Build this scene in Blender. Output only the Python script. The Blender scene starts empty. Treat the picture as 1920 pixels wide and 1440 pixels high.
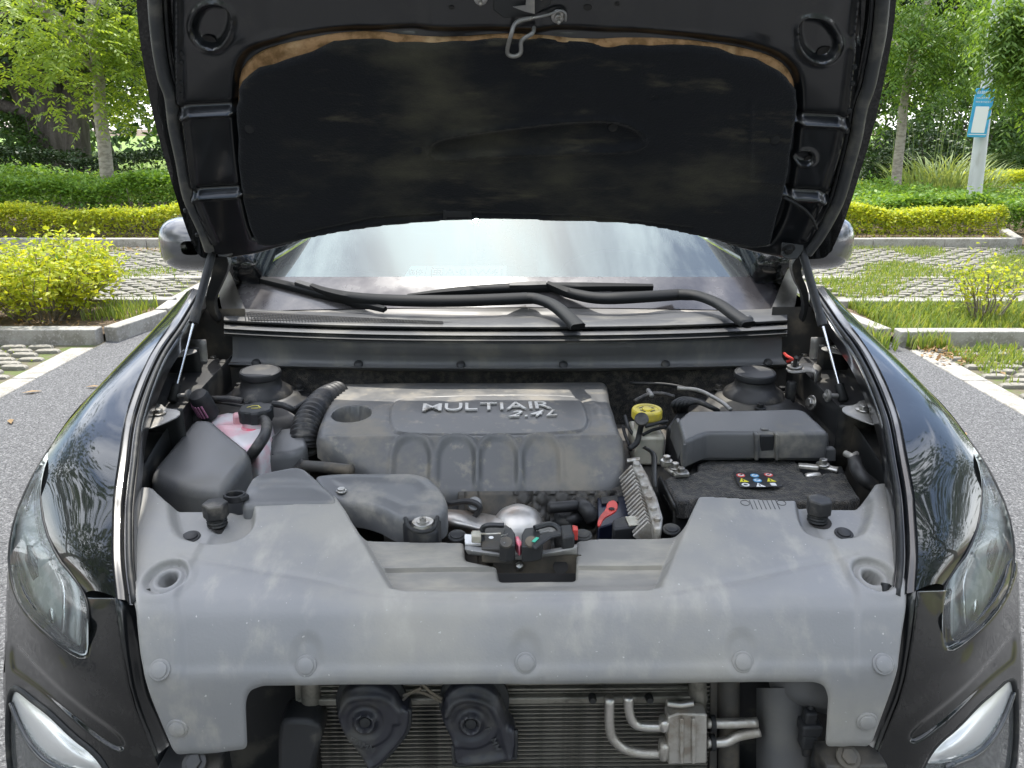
import bpy, bmesh, math, random
import numpy as np
from mathutils import Vector, Matrix
R = math.radians
random.seed(7); rng = np.random.default_rng(7)
sc = bpy.context.scene; col = sc.collection

# ------------------------------------------------------------------ camera
F = 1500.0; PITCH = R(18); CP, SP = math.cos(PITCH), math.sin(PITCH); CZ = 1.62
cam = bpy.data.cameras.new('camera'); camo = bpy.data.objects.new('camera', cam); col.objects.link(camo)
cam.sensor_width = 36; cam.lens = F * 36 / 1920; cam.clip_start = 0.05; cam.clip_end = 800
camo.location = (0, 0, CZ); camo.rotation_euler = (R(90) - PITCH, 0, 0)
sc.camera = camo
# ------------------------------------------------------------------ sky and sun
SUN_EL, SUN_AZ = R(65), R(-10)
wd = bpy.data.worlds.new('World'); sc.world = wd; wd.use_nodes = True
nt = wd.node_tree; nt.nodes.clear()
def N(nt, t, **k):
    n = nt.nodes.new(t)
    for a, b in k.items():
        if a in n.inputs.keys() if isinstance(a, str) else False: n.inputs[a].default_value = b
        else: setattr(n, a, b)
    return n
out = N(nt, 'ShaderNodeOutputWorld'); bg = N(nt, 'ShaderNodeBackground'); bg.inputs['Strength'].default_value = 0.15
sky = N(nt, 'ShaderNodeTexSky'); sky.sky_type = 'NISHITA'; sky.sun_disc = False
sky.sun_elevation = SUN_EL; sky.sun_rotation = SUN_AZ; sky.air_density = 1.0; sky.dust_density = 1.5
tc = N(nt, 'ShaderNodeTexCoord'); mp = N(nt, 'ShaderNodeMapping'); mp.inputs['Scale'].default_value = (1, 1, 1.6)
no = N(nt, 'ShaderNodeTexNoise'); no.inputs['Scale'].default_value = 2.6; no.inputs['Detail'].default_value = 8; no.inputs['Roughness'].default_value = .58; no.inputs['Distortion'].default_value = .5
rp = N(nt, 'ShaderNodeValToRGB'); rp.color_ramp.elements[0].position = .42; rp.color_ramp.elements[1].position = .66
mx = N(nt, 'ShaderNodeMixRGB'); mx.inputs[2].default_value = (15, 15.4, 16, 1)
nt.links.new(tc.outputs['Generated'], mp.inputs[0]); nt.links.new(mp.outputs[0], no.inputs['Vector'])
nt.links.new(no.outputs['Fac'], rp.inputs[0]); nt.links.new(rp.outputs[0], mx.inputs[0])
nt.links.new(sky.outputs[0], mx.inputs[1]); nt.links.new(mx.outputs[0], bg.inputs[0]); nt.links.new(bg.outputs[0], out.inputs[0])
sl = bpy.data.lights.new('sun', 'SUN'); sl.energy = 3.0; sl.angle = R(.5); sl.color = (1, .96, .88)
so = bpy.data.objects.new('sun', sl); col.objects.link(so)
S = Vector((math.sin(SUN_AZ) * math.cos(SUN_EL), math.cos(SUN_AZ) * math.cos(SUN_EL), math.sin(SUN_EL)))
so.rotation_euler = S.to_track_quat('Z', 'Y').to_euler(); so.location = (-3, 8, 14)
vs = sc.view_settings; vs.view_transform = 'Standard'; vs.look = 'None'; vs.gamma = 1; vs.exposure = 1.08; vs.use_curve_mapping = False
sc.cycles.use_denoising = True
sc.cycles.max_bounces = 6; sc.cycles.diffuse_bounces = 3; sc.cycles.glossy_bounces = 3; sc.cycles.transmission_bounces = 4; sc.cycles.transparent_max_bounces = 8
sc.cycles.caustics_reflective = False; sc.cycles.caustics_refractive = False

# ------------------------------------------------------------------ coordinates
YAW = 0.015; PIV = np.array([0.0015, 1.7, 0.0]); CARY = 3.2
_c, _s = math.cos(YAW), math.sin(YAW)
def to_car(p):      # world -> car frame (x across, y backwards, measured from the pivot)
    q = np.asarray(p, float) - PIV
    return np.array([_c*q[0] + _s*q[1], -_s*q[0] + _c*q[1] + 1.7, q[2]])
def to_world(p):
    q = np.asarray(p, float) - np.array([0, 1.7, 0])
    return np.array([_c*q[0] - _s*q[1], _s*q[0] + _c*q[1], q[2]]) + PIV
def wray(u, v):
    a, b = (u-960)/F, (v-720)/F
    return np.array([0, 0, CZ]), np.array([a, CP - b*SP, -SP - b*CP])
_RO = to_car((0, 0, CZ))
def cray(u, v):
    o, d = wray(u, v)
    return _RO, np.array([_c*d[0] + _s*d[1], -_s*d[0] + _c*d[1], d[2]])
def _hit(o, d, z, y, t, x):
    if z is not None: k = (z-o[2])/d[2]
    elif y is not None: k = (y-o[1])/d[1]
    elif x is not None: k = (x-o[0])/d[0]
    else: k = t
    return o + k*d
def W(u, v, z=None, y=None, d=None, x=None): return _hit(*wray(u, v), z, y, d, x)
def C(u, v, z=None, y=None, d=None, x=None): return _hit(*cray(u, v), z, y, d, x)
def mirx(pts): return [np.array([-p[0], p[1], p[2]]) for p in pts]

# ------------------------------------------------------------------ mesh helpers: a mesh is (verts, faces)
def V3(*a): return np.array(a, float)
def unit(v): v = np.asarray(v, float); return v/(np.linalg.norm(v)+1e-12)
def join(*ms):
    vs, fs, o = [], [], 0
    for v, f in ms:
        vs.append(np.asarray(v, float).reshape(-1, 3)); fs += [tuple(i+o for i in q) for q in f]; o += len(v)
    return np.vstack(vs), fs
def crom(pts, k=6, closed=False):
    P = np.asarray(pts, float); n = len(P); out = []
    if k <= 1: return P
    for i in range(n if closed else n-1):
        if closed: p0, p1, p2, p3 = P[i-1], P[i], P[(i+1) % n], P[(i+2) % n]
        else:
            p1, p2 = P[i], P[i+1]; p0 = P[i-1] if i > 0 else 2*p1-p2; p3 = P[i+2] if i+2 < n else 2*p2-p1
        for j in range(k):
            t = j/k
            out.append(.5*((2*p1)+(-p0+p2)*t+(2*p0-5*p1+4*p2-p3)*t*t+(-p0+3*p1-3*p2+p3)*t**3))
    if not closed: out.append(P[-1])
    return np.array(out)
def chaikin(pts, n=2, closed=True):
    P = np.asarray(pts, float)
    for _ in range(n):
        Q = []
        m = len(P)
        for i in range(m if closed else m-1):
            a, b = P[i], P[(i+1) % m]; Q += [a*.75+b*.25, a*.25+b*.75]
        P = np.array(Q)
    return P
def roundpoly(pts, rad, k=4):
    P = [np.asarray(p, float) for p in pts]; n = len(P); out = []
    for i in range(n):
        a, b, c = P[i-1], P[i], P[(i+1) % n]
        r = rad[i] if hasattr(rad, '__len__') else rad
        da, dc = np.linalg.norm(a-b), np.linalg.norm(c-b)
        r = min(r, da*.45, dc*.45)
        if r < 1e-6: out.append(b); continue
        p, q = b+(a-b)/da*r, b+(c-b)/dc*r
        for j in range(k+1):
            t = j/k; out.append((1-t)**2*p+2*t*(1-t)*b+t*t*q)
    return np.array(out)
def tube(path, r, n=10, closed=False, caps=True, k=1):
    P = crom(path, k, closed) if k > 1 else np.asarray(path, float)
    m = len(P); rr = np.full(m, r, float) if np.isscalar(r) else np.interp(np.linspace(0, 1, m), np.linspace(0, 1, len(r)), r)
    T = np.gradient(P, axis=0) if not closed else np.roll(P, -1, 0)-np.roll(P, 1, 0)
    T = T/(np.linalg.norm(T, axis=1)[:, None]+1e-12)
    up = V3(0, 0, 1) if abs(T[0][2]) < .9 else V3(1, 0, 0)
    nrm = unit(np.cross(T[0], up)); vs = []
    for i in range(m):
        nrm = unit(nrm-T[i]*np.dot(nrm, T[i])); b = np.cross(T[i], nrm)
        for j in range(n):
            a = 2*math.pi*j/n; vs.append(P[i]+rr[i]*(math.cos(a)*nrm+math.sin(a)*b))
    fs = []
    for i in range(m if closed else m-1):
        i2 = (i+1) % m
        for j in range(n):
            fs.append((i*n+j, i2*n+j, i2*n+(j+1) % n, i*n+(j+1) % n))
    if caps and not closed: fs += [tuple(range(n)), tuple(range((m-1)*n, m*n))[::-1]]
    return np.array(vs), fs
def frame_of(axis):
    a = unit(axis); t = V3(0, 0, 1) if abs(a[2]) < .9 else V3(0, 1, 0)
    x = unit(np.cross(t, a)); y = np.cross(a, x); return x, y, a
def lathe(prof, c, axis=(0, 0, 1), n=24, sx=1, sy=1):
    x, y, a = frame_of(axis); vs, fs = [], []; c = np.asarray(c, float)
    for r, h in prof:
        for j in range(n):
            t = 2*math.pi*j/n; vs.append(c+a*h+x*(r*math.cos(t)*sx)+y*(r*math.sin(t)*sy))
    m = len(prof)
    for i in range(m-1):
        for j in range(n): fs.append((i*n+j, i*n+(j+1) % n, (i+1)*n+(j+1) % n, (i+1)*n+j))
    if prof[0][0] > 1e-5: fs.append(tuple(range(n))[::-1])
    if prof[-1][0] > 1e-5: fs.append(tuple(range((m-1)*n, m*n)))
    return np.array(vs), fs
def box(c, s, rz=0, ax=None):
    c = np.asarray(c, float); sx, sy, sz = [q/2 for q in s]
    if ax is None: ex, ey, ez = V3(math.cos(rz), math.sin(rz), 0), V3(-math.sin(rz), math.cos(rz), 0), V3(0, 0, 1)
    else: ex, ey, ez = ax
    v = [c+ex*sx*i+ey*sy*j+ez*sz*k for k in (-1, 1) for j in (-1, 1) for i in (-1, 1)]
    return np.array(v), [(0, 2, 3, 1), (4, 5, 7, 6), (0, 1, 5, 4), (2, 6, 7, 3), (0, 4, 6, 2), (1, 3, 7, 5)]
def beam(a, b, w, h, up=(0, 0, 1)):
    a, b = np.asarray(a, float), np.asarray(b, float); ey = unit(b-a); ex = unit(np.cross(ey, up)); ez = np.cross(ex, ey)
    return box((a+b)/2, (w, np.linalg.norm(b-a), h), ax=(ex, ey, ez))
def prism(poly, vec):
    P = np.asarray(poly, float); n = len(P); Q = P+np.asarray(vec, float)
    return np.vstack([P, Q]), [tuple(range(n))[::-1], tuple(range(n, 2*n))]+[(i, (i+1) % n, n+(i+1) % n, n+i) for i in range(n)]
def grid(rows, closed=False):
    n = len(rows[0]); v = np.vstack([np.asarray(r, float) for r in rows]); fs = []
    for i in range(len(rows)-1):
        for j in range(n if closed else n-1): fs.append((i*n+j, i*n+(j+1) % n, (i+1)*n+(j+1) % n, (i+1)*n+j))
    return v, fs
def loft(rows, ku=4, kv=4, relax=0):
    A = [crom(r, ku) for r in rows]; A = np.array(A)
    B = np.array([crom(A[:, j], kv) for j in range(A.shape[1])])
    for _ in range(relax):
        B[:, 1:-1] = B[:, 1:-1]*.5+(B[:, :-2]+B[:, 2:])*.25
        B[1:-1] = B[1:-1]*.5+(B[:-2]+B[2:])*.25
    return grid([B[:, i] for i in range(B.shape[1])])
def pdist(X, Y, poly, closed=True):
    """distance and nearest point to a polyline, vectorised"""
    P = np.asarray(poly, float)[:, :2]; Q = np.roll(P, -1, 0)
    if not closed: P, Q = P[:-1], Q[:-1]
    best = np.full(X.shape, 1e9); bx = np.zeros_like(X); by = np.zeros_like(Y)
    for (ax, ay), (cx, cy) in zip(P, Q):
        dx, dy = cx-ax, cy-ay; L2 = dx*dx+dy*dy+1e-18
        t = np.clip(((X-ax)*dx+(Y-ay)*dy)/L2, 0, 1); px, py = ax+t*dx, ay+t*dy
        d = (X-px)**2+(Y-py)**2; m = d < best
        best = np.where(m, d, best); bx = np.where(m, px, bx); by = np.where(m, py, by)
    return np.sqrt(best), bx, by
def inside(X, Y, poly):
    P = np.asarray(poly, float)[:, :2]; r = np.zeros(X.shape, bool)
    for (x1, y1), (x2, y2) in zip(P, np.roll(P, -1, 0)):
        c = ((y1 > Y) != (y2 > Y)); r ^= c & (X < (x2-x1)*(Y-y1)/(y2-y1+1e-18)+x1)
    return r
def sdf(X, Y, poly):      # negative inside
    d = pdist(X, Y, poly)[0]; return np.where(inside(X, Y, poly), -d, d)
def sstep(t): t = np.clip(t, 0, 1); return t*t*(3-2*t)
class Frame:
    def __init__(s, o, ex, ey):
        s.o = np.asarray(o, float); s.ex = unit(ex); s.ey = unit(np.asarray(ey, float)-s.ex*np.dot(ey, s.ex)); s.en = np.cross(s.ex, s.ey)
    def px(s, u, v, h=0):
        o, d = cray(u, v); k = np.dot(s.o+s.en*h-o, s.en)/np.dot(d, s.en); p = o+k*d-s.o
        return np.array([np.dot(p, s.ex), np.dot(p, s.ey)])
    def on(s, u, v, hf):
        o, d = cray(u, v)
        def g(t):
            p = o+np.asarray(t)[:, None]*d-s.o; X, Y = p@s.ex, p@s.ey
            return p@s.en-hf(X, Y), X, Y
        T = np.linspace(.7, 4.2, 260); G = g(T)[0]; i = np.nonzero((G[:-1] > 0) & (G[1:] <= 0))[0]
        if len(i): lo, hi = T[i[0]], T[i[0]+1]
        else: k = int(np.argmin(np.abs(G))); lo = hi = T[k]
        for _ in range(2):
            T = np.linspace(lo, hi, 60); G = g(T)[0]; i = np.nonzero((G[:-1] > 0) & (G[1:] <= 0))[0]
            if len(i): lo, hi = T[i[0]], T[i[0]+1]
        _, X, Y = g(np.array([(lo+hi)/2])); return np.array([X[0], Y[0]])
    def P(s, q, h=0): return s.o+s.ex*q[0]+s.ey*q[1]+s.en*h
def relief(fr, outline, cell, hf, skirt=0.0, edge=0.0, holes=()):
    O = np.asarray(outline, float); lo, hi = O.min(0)-cell*1.5, O.max(0)+cell*1.5
    nx, ny = int((hi[0]-lo[0])/cell)+2, int((hi[1]-lo[1])/cell)+2
    X, Y = np.meshgrid(lo[0]+np.arange(nx)*cell, lo[1]+np.arange(ny)*cell, indexing='ij')
    cx, cy = X[:-1, :-1]+cell/2, Y[:-1, :-1]+cell/2
    K = inside(cx, cy, O)
    for h_ in holes: K &= ~inside(cx, cy, h_)
    kp = np.zeros((nx+1, ny+1), bool); kp[1:-1, 1:-1] = np.pad(K, ((0, 0), (0, 0)))[:nx-1, :ny-1]
    cnt = kp[:-1, :-1].astype(int)+kp[1:, :-1]+kp[:-1, 1:]+kp[1:, 1:]
    used = cnt > 0; bnd = used & (cnt < 4)
    D, BX, BY = pdist(X, Y, O)
    for h_ in holes:
        d2, b2, c2 = pdist(X, Y, h_); m = d2 < D; D = np.where(m, d2, D); BX = np.where(m, b2, BX); BY = np.where(m, c2, BY)
    X = np.where(bnd, BX, X); Y = np.where(bnd, BY, Y); D = np.where(bnd, 0, D)
    H = hf(X, Y)
    if edge > 0:
        t = 1-np.clip(D, 0, edge)/edge; H = H-edge*(1-np.sqrt(np.clip(1-t*t, 0, 1)))
    idx = -np.ones(X.shape, int); idx[used] = np.arange(used.sum())
    P = fr.o+X[used][:, None]*fr.ex+Y[used][:, None]*fr.ey+H[used][:, None]*fr.en
    I, J = np.nonzero(K)
    a, b, c, d = idx[I, J], idx[I+1, J], idx[I+1, J+1], idx[I, J+1]
    faces = list(map(tuple, np.stack([a, b, c, d], 1).tolist()))
    if skirt > 0:
        E = []
        L_ = np.zeros_like(K); L_[1:] = K[:-1]; m = K & ~L_; i, j = np.nonzero(m); E += list(zip(idx[i, j+1], idx[i, j]))
        L_ = np.zeros_like(K); L_[:-1] = K[1:]; m = K & ~L_; i, j = np.nonzero(m); E += list(zip(idx[i+1, j], idx[i+1, j+1]))
        L_ = np.zeros_like(K); L_[:, 1:] = K[:, :-1]; m = K & ~L_; i, j = np.nonzero(m); E += list(zip(idx[i, j], idx[i+1, j]))
        L_ = np.zeros_like(K); L_[:, :-1] = K[:, 1:]; m = K & ~L_; i, j = np.nonzero(m); E += list(zip(idx[i+1, j+1], idx[i, j+1]))
        bi = sorted({int(q) for e in E for q in e}); mp_ = {q: len(P)+n_ for n_, q in enumerate(bi)}
        sk = skirt if not callable(skirt) else skirt
        P = np.vstack([P, P[bi]-fr.en*sk])
        faces += [(int(e0), mp_[int(e0)], mp_[int(e1)], int(e1)) for e0, e1 in E]
    return P, faces

# ------------------------------------------------------------------ objects
def obj(name, m, mat, parent=None, smooth=40, bevel=0, seg=2, solid=0, sub=0, off=None, kind=None, recalc=True):
    v, f = m; v = np.asarray(v, float)
    if off is not None: v = v-np.asarray(off, float)
    me = bpy.data.meshes.new(name); me.from_pydata(v.tolist(), [], f)
    if recalc and len(f) < 20000:
        b = bmesh.new(); b.from_mesh(me); bmesh.ops.recalc_face_normals(b, faces=b.faces); b.to_mesh(me); b.free()
    if smooth:
        me.polygons.foreach_set('use_smooth', [True]*len(me.polygons))
        if smooth < 180: me.set_sharp_from_angle(angle=R(smooth))
    me.materials.append(M(mat) if isinstance(mat, str) else mat)
    o = bpy.data.objects.new(name, me); col.objects.link(o)
    if parent is not None: o.parent = parent
    if solid: md = o.modifiers.new('thickness', 'SOLIDIFY'); md.thickness = solid; md.offset = -1
    if bevel:
        md = o.modifiers.new('bevel', 'BEVEL'); md.width = bevel; md.segments = seg; md.limit_method = 'ANGLE'; md.angle_limit = R(35); md.use_clamp_overlap = True
    if sub: md = o.modifiers.new('sub', 'SUBSURF'); md.levels = sub; md.render_levels = sub
    if kind: o['kind'] = kind
    return o
def empty(name, loc=(0, 0, 0), rz=0):
    o = bpy.data.objects.new(name, None); col.objects.link(o); o.location = loc; o.rotation_euler = (0, 0, rz); o.empty_display_size = .1
    return o
def tag(o, label=None, cat=None, group=None, kind=None):
    if label: o['label'] = label
    if cat: o['category'] = cat
    if group: o['group'] = group
    if kind: o['kind'] = kind
    return o
def fastmesh(name, verts, quads, mat, parent=None, smooth=False, tris=False):
    """big meshes from arrays"""
    me = bpy.data.meshes.new(name); n = len(quads); k = 3 if tris else 4
    me.vertices.add(len(verts)); me.vertices.foreach_set('co', np.asarray(verts, np.float32).ravel())
    me.loops.add(n*k); me.loops.foreach_set('vertex_index', np.asarray(quads, np.int32).ravel())
    me.polygons.add(n); me.polygons.foreach_set('loop_start', np.arange(0, n*k, k, dtype=np.int32))
    if smooth: me.polygons.foreach_set('use_smooth', np.ones(n, bool))
    me.update(calc_edges=True); me.materials.append(M(mat) if isinstance(mat, str) else mat)
    o = bpy.data.objects.new(name, me); col.objects.link(o)
    if parent is not None: o.parent = parent
    return o
def text_mesh(s, size, extrude, shear=0, sx=1, bold=0):
    cu = bpy.data.curves.new('t', 'FONT'); cu.body = s; cu.size = size; cu.extrude = extrude; cu.shear = shear; cu.align_x = 'CENTER'; cu.align_y = 'CENTER'; cu.offset = bold; cu.resolution_u = 3
    o = bpy.data.objects.new('t', cu); col.objects.link(o); dg = bpy.context.evaluated_depsgraph_get()
    me = bpy.data.meshes.new_from_object(o.evaluated_get(dg)); v = np.array([list(q.co) for q in me.vertices]).reshape(-1, 3); f = [tuple(p.vertices) for p in me.polygons]
    bpy.data.objects.remove(o); bpy.data.curves.remove(cu); bpy.data.meshes.remove(me)
    if len(v): v[:, 0] *= sx
    return v, f
def place(m, o, ex, ey):
    v, f = m; ex, ey = unit(ex), unit(ey); en = np.cross(ex, ey)
    return np.asarray(o)+v[:, :1]*ex+v[:, 1:2]*ey+v[:, 2:3]*en, f

# ------------------------------------------------------------------ materials
MATS = {}
def M(n): return MATS[n]
def pmat(name, base, rough=.5, metal=0, spec=.5, coat=0, coat_rough=.03, var=None, var2=None, var3=None, bump=None, rvar=0, ior=None, trans=0, sss=0, emit=None, sheen=0):
    """var/var2 = (colour, scale, low, high, detail[, stretch]) mixes a second colour in through noise; bump = (scale, strength, distance)"""
    m = bpy.data.materials.new(name); m.use_nodes = True; t = m.node_tree; b = t.nodes['Principled BSDF']; MATS[name] = m
    def c4(c): return (c, c, c, 1) if np.isscalar(c) else (*c, 1)
    b.inputs['Base Color'].default_value = c4(base); b.inputs['Roughness'].default_value = rough; b.inputs['Metallic'].default_value = metal
    b.inputs['Specular IOR Level'].default_value = spec; b.inputs['Coat Weight'].default_value = coat; b.inputs['Coat Roughness'].default_value = coat_rough
    if ior: b.inputs['IOR'].default_value = ior
    if trans: b.inputs['Transmission Weight'].default_value = trans
    if sss: b.inputs['Subsurface Weight'].default_value = sss; b.inputs['Subsurface Radius'].default_value = (.02, .01, .01)
    if sheen: b.inputs['Sheen Weight'].default_value = sheen
    co = t.nodes.new('ShaderNodeTexCoord'); last = None; fac = None
    for vv in (var, var2, var3):
        if vv is None: continue
        c2, s, lo, hi, det = vv[:5]
        nz = t.nodes.new('ShaderNodeTexNoise'); nz.inputs['Scale'].default_value = s; nz.inputs['Detail'].default_value = det; nz.inputs['Roughness'].default_value = .6
        if len(vv) > 5:
            mp = t.nodes.new('ShaderNodeMapping'); mp.inputs['Scale'].default_value = vv[5]; t.links.new(co.outputs['Object'], mp.inputs[0]); t.links.new(mp.outputs[0], nz.inputs['Vector'])
        else: t.links.new(co.outputs['Object'], nz.inputs['Vector'])
        mr = t.nodes.new('ShaderNodeMapRange'); mr.inputs['From Min'].default_value = lo; mr.inputs['From Max'].default_value = hi; mr.interpolation_type = 'SMOOTHSTEP'
        t.links.new(nz.outputs['Fac'], mr.inputs['Value'])
        mx = t.nodes.new('ShaderNodeMixRGB'); mx.inputs[1].default_value = c4(base); mx.inputs[2].default_value = c4(c2); t.links.new(mr.outputs[0], mx.inputs[0])
        if last: t.links.new(last.outputs[0], mx.inputs[1])
        last = mx; fac = mr if fac is None else fac
    if last: t.links.new(last.outputs[0], b.inputs['Base Color'])
    if rvar and fac is not None:
        ma = t.nodes.new('ShaderNodeMath'); ma.operation = 'MULTIPLY_ADD'; ma.inputs[1].default_value = rvar; ma.inputs[2].default_value = rough
        t.links.new(fac.outputs[0], ma.inputs[0]); t.links.new(ma.outputs[0], b.inputs['Roughness'])
    if bump:
        nz = t.nodes.new('ShaderNodeTexNoise'); nz.inputs['Scale'].default_value = bump[0]; nz.inputs['Detail'].default_value = 4; t.links.new(co.outputs['Object'], nz.inputs['Vector'])
        bp = t.nodes.new('ShaderNodeBump'); bp.inputs['Strength'].default_value = bump[1]; bp.inputs['Distance'].default_value = bump[2] if len(bump) > 2 else .002
        t.links.new(nz.outputs['Fac'], bp.inputs['Height']); t.links.new(bp.outputs[0], b.inputs['Normal'])
    if emit: b.inputs['Emission Color'].default_value = c4(emit[0]); b.inputs['Emission Strength'].default_value = emit[1]
    return m
def leafmat(name, c1, c2, trans=.45, rough=.5, c3=None):
    m = bpy.data.materials.new(name); m.use_nodes = True; t = m.node_tree; t.nodes.clear(); MATS[name] = m
    o = t.nodes.new('ShaderNodeOutputMaterial'); g = t.nodes.new('ShaderNodeNewGeometry')
    r = t.nodes.new('ShaderNodeValToRGB'); r.color_ramp.elements[0].color = (*c1, 1); r.color_ramp.elements[1].color = (*c2, 1)
    if c3: e = r.color_ramp.elements.new(.93); e.color = (*c2, 1); r.color_ramp.elements[-1].color = (*c3, 1)
    t.links.new(g.outputs['Random Per Island'], r.inputs[0])
    p = t.nodes.new('ShaderNodeBsdfPrincipled'); p.inputs['Roughness'].default_value = rough; p.inputs['Specular IOR Level'].default_value = .35
    tr = t.nodes.new('ShaderNodeBsdfTranslucent'); gm = t.nodes.new('ShaderNodeMixRGB'); gm.blend_type = 'MULTIPLY'; gm.inputs[0].default_value = 1; gm.inputs[2].default_value = (1.5, 1.35, .6, 1)
    mx = t.nodes.new('ShaderNodeMixShader'); mx.inputs[0].default_value = trans
    t.links.new(r.outputs[0], p.inputs['Base Color']); t.links.new(r.outputs[0], gm.inputs[1]); t.links.new(gm.outputs[0], tr.inputs[0])
    t.links.new(p.outputs[0], mx.inputs[1]); t.links.new(tr.outputs[0], mx.inputs[2]); t.links.new(mx.outputs[0], o.inputs[0])
    return m
pmat('asphalt', (.090, .090, .092), .85, var=((.22, .22, .22), 120, .50, .62, 4), var2=((.035, .035, .038), 95, .53, .64, 4), bump=(220, .8, .006))
pmat('soil', (.09, .065, .04), .95, var=((.16, .11, .07), 8, .4, .6, 5), bump=(30, .8, .03))
pmat('lawn', (.12, .20, .03), .9, var=((.20, .30, .05), 1.3, .4, .6, 4), bump=(40, .8, .03))
pmat('concrete', (.34, .325, .295), .85, var=((.24, .225, .195), 9, .42, .62, 6), var2=((.42, .405, .37), 60, .5, .7, 3), bump=(120, .5, .003))
pmat('paver', (.26, .245, .21), .9, var=((.17, .16, .13), 5, .4, .6, 5), var2=((.34, .32, .27), 40, .5, .7, 3), bump=(90, .6, .004))
pmat('paver_soil', (.13, .115, .075), .95, var=((.10, .13, .035), 6, .45, .6, 5), bump=(60, .8, .01))
pmat('pale_bark', (.36, .32, .27), .9, var=((.24, .21, .17), 9, .42, .6, 5, (1, 1, 2.5)), bump=(25, .6, .012))
pmat('bark', (.17, .14, .11), .9, var=((.30, .27, .23), 14, .42, .6, 5, (1, 1, .25)), bump=(30, .9, .02))
pmat('dark_bark', (.055, .045, .035), .9, var=((.10, .085, .07), 6, .42, .6, 5, (1, 1, .2)), bump=(14, .9, .04))
pmat('pole_paint', (.55, .56, .57), .45, var=((.42, .42, .42), 6, .5, .7, 5, (1, 1, .3)), bump=(20, .05, .002))
leafmat('leaf_yellow', (.28, .37, .03), (.52, .54, .06), .45, c3=(.12, .23, .025))
leafmat('leaf_green', (.09, .20, .028), (.24, .38, .065), .42)
leafmat('leaf_dark', (.014, .034, .009), (.036, .070, .018), .14)
leafmat('leaf_bright', (.15, .24, .035), (.32, .42, .07), .5)
leafmat('leaf_pinnate', (.07, .15, .025), (.17, .27, .055), .45)
leafmat('leaf_mid', (.032, .075, .016), (.085, .15, .032), .26)
leafmat('reed_leaf', (.20, .27, .10), (.33, .40, .18), .35)
leafmat('grass_blade', (.12, .20, .035), (.30, .36, .09), .38, c3=(.38, .33, .15))
leafmat('dead_leaf', (.22, .12, .05), (.36, .25, .12), .2)
# ================================================================== the setting
def sheet(name, poly, z, mat, kind='structure'):
    o = obj(name, (np.array([[p[0], p[1], z] for p in poly]), [tuple(range(len(poly)))]), mat, smooth=0); o['kind'] = kind; return o
sheet('ground', [(-160, -60), (160, -60), (160, 260), (-160, 260)], -.03, 'soil')
sheet('lawn', [(-70, 17.5), (70, 17.5), (70, 120), (-70, 120)], -.012, 'lawn')
LX, RX = -3.17, 2.98          # edges of the asphalt lane
sheet('asphalt_road', [(LX, -30), (RX, -30), (RX, 11.0), (LX, 11.0)], .004, 'asphalt')
sheet('asphalt_forecourt', [(-40, -40), (40, -40), (40, 1.0), (-40, 1.0)], -.004, 'asphalt')
sheet('paver_bed', [(-12, 1.0), (LX-.01, 1.0), (LX-.01, 11.0), (-12, 11.0)], -.006, 'paver_soil')
sheet('paver_bed', [(RX+.01, 1.0), (12, 1.0), (12, 11.0), (RX+.01, 11.0)], -.006, 'paver_soil')
sheet('path', [(6.5, 22.0), (30, 21.0), (30, 22.6), (6.5, 23.4)], .0, 'concrete')
# flush concrete edging strips, stone by stone
def stones(name, a, b, w, z0, z1, ln, mat='concrete', gap=.008):
    a, b = np.array(a, float), np.array(b, float); L_ = np.linalg.norm(b-a); n = max(1, round(L_/ln)); t = (b-a)/L_; nn = V3(-t[1], t[0], 0)[:2]
    root = empty(name, (a[0], a[1], 0)); tag(root, kind='structure')
    base = None
    ang = math.atan2(t[1], t[0]); step = L_/n
    for i in range(n):
        if base is None:
            base = obj('kerb_stone', box((0, 0, (z0+z1)/2), (step-gap, w, z1-z0)), mat, root, bevel=min(.008, (z1-z0)*.3), smooth=30); o = base
        else: o = base.copy(); col.objects.link(o)
        p = t*(step*(i+.5)); o.location = (p[0], p[1], random.uniform(-.002, .002)); o.rotation_euler = (0, 0, ang+random.uniform(-.003, .003))
    return root
stones('concrete_edging', (LX-.09, 2.0), (LX-.09, 5.86), .17, -.05, .010, .8)
stones('concrete_edging', (LX-.09, 7.26), (LX-.09, 10.9), .17, -.05, .010, .8)
stones('concrete_edging', (RX+.09, 2.0), (RX+.09, 5.80), .17, -.05, .010, .8)
stones('concrete_edging', (RX+.09, 7.2), (RX+.09, 10.9), .17, -.05, .010, .8)
for yy in (8.82,):
    stones('concrete_edging', (-11.5, yy), (LX-.19, yy), .14, -.05, .008, .8); stones('concrete_edging', (RX+.19, yy), (11.5, yy), .14, -.05, .008, .8)
# planter kerbs
KH = .12
stones('kerb', (-11, 6.03), (-3.2, 6.03), .12, -.05, KH, 1.0)
stones('kerb', (-3.13, 6.05), (-2.98, 6.66), .12, -.05, KH, .9)
stones('kerb', (-11, 7.14), (-3.06, 7.14), .12, -.05, KH, 1.0)
stones('kerb', (-2.99, 6.70), (-3.03, 7.06), .12, -.05, KH, .9)
stones('kerb', (2.95, 5.96), (11, 5.96), .12, -.05, KH, 1.0)
stones('kerb', (2.88, 6.0), (2.78, 6.60), .12, -.05, KH, .9)
stones('kerb', (2.86, 7.08), (11, 7.08), .12, -.05, KH, 1.0)
stones('kerb', (2.78, 6.66), (2.80, 7.02), .12, -.05, KH, .9)
stones('kerb', (-11, 11.06), (-1.0, 11.06), .13, -.05, .13, 1.0)
stones('kerb', (-.95, 11.06), (6.9, 11.06), .13, -.05, .13, 1.0)
stones('kerb', (6.98, 11.12), (7.4, 12.2), .13, -.05, .13, 1.0)
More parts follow.
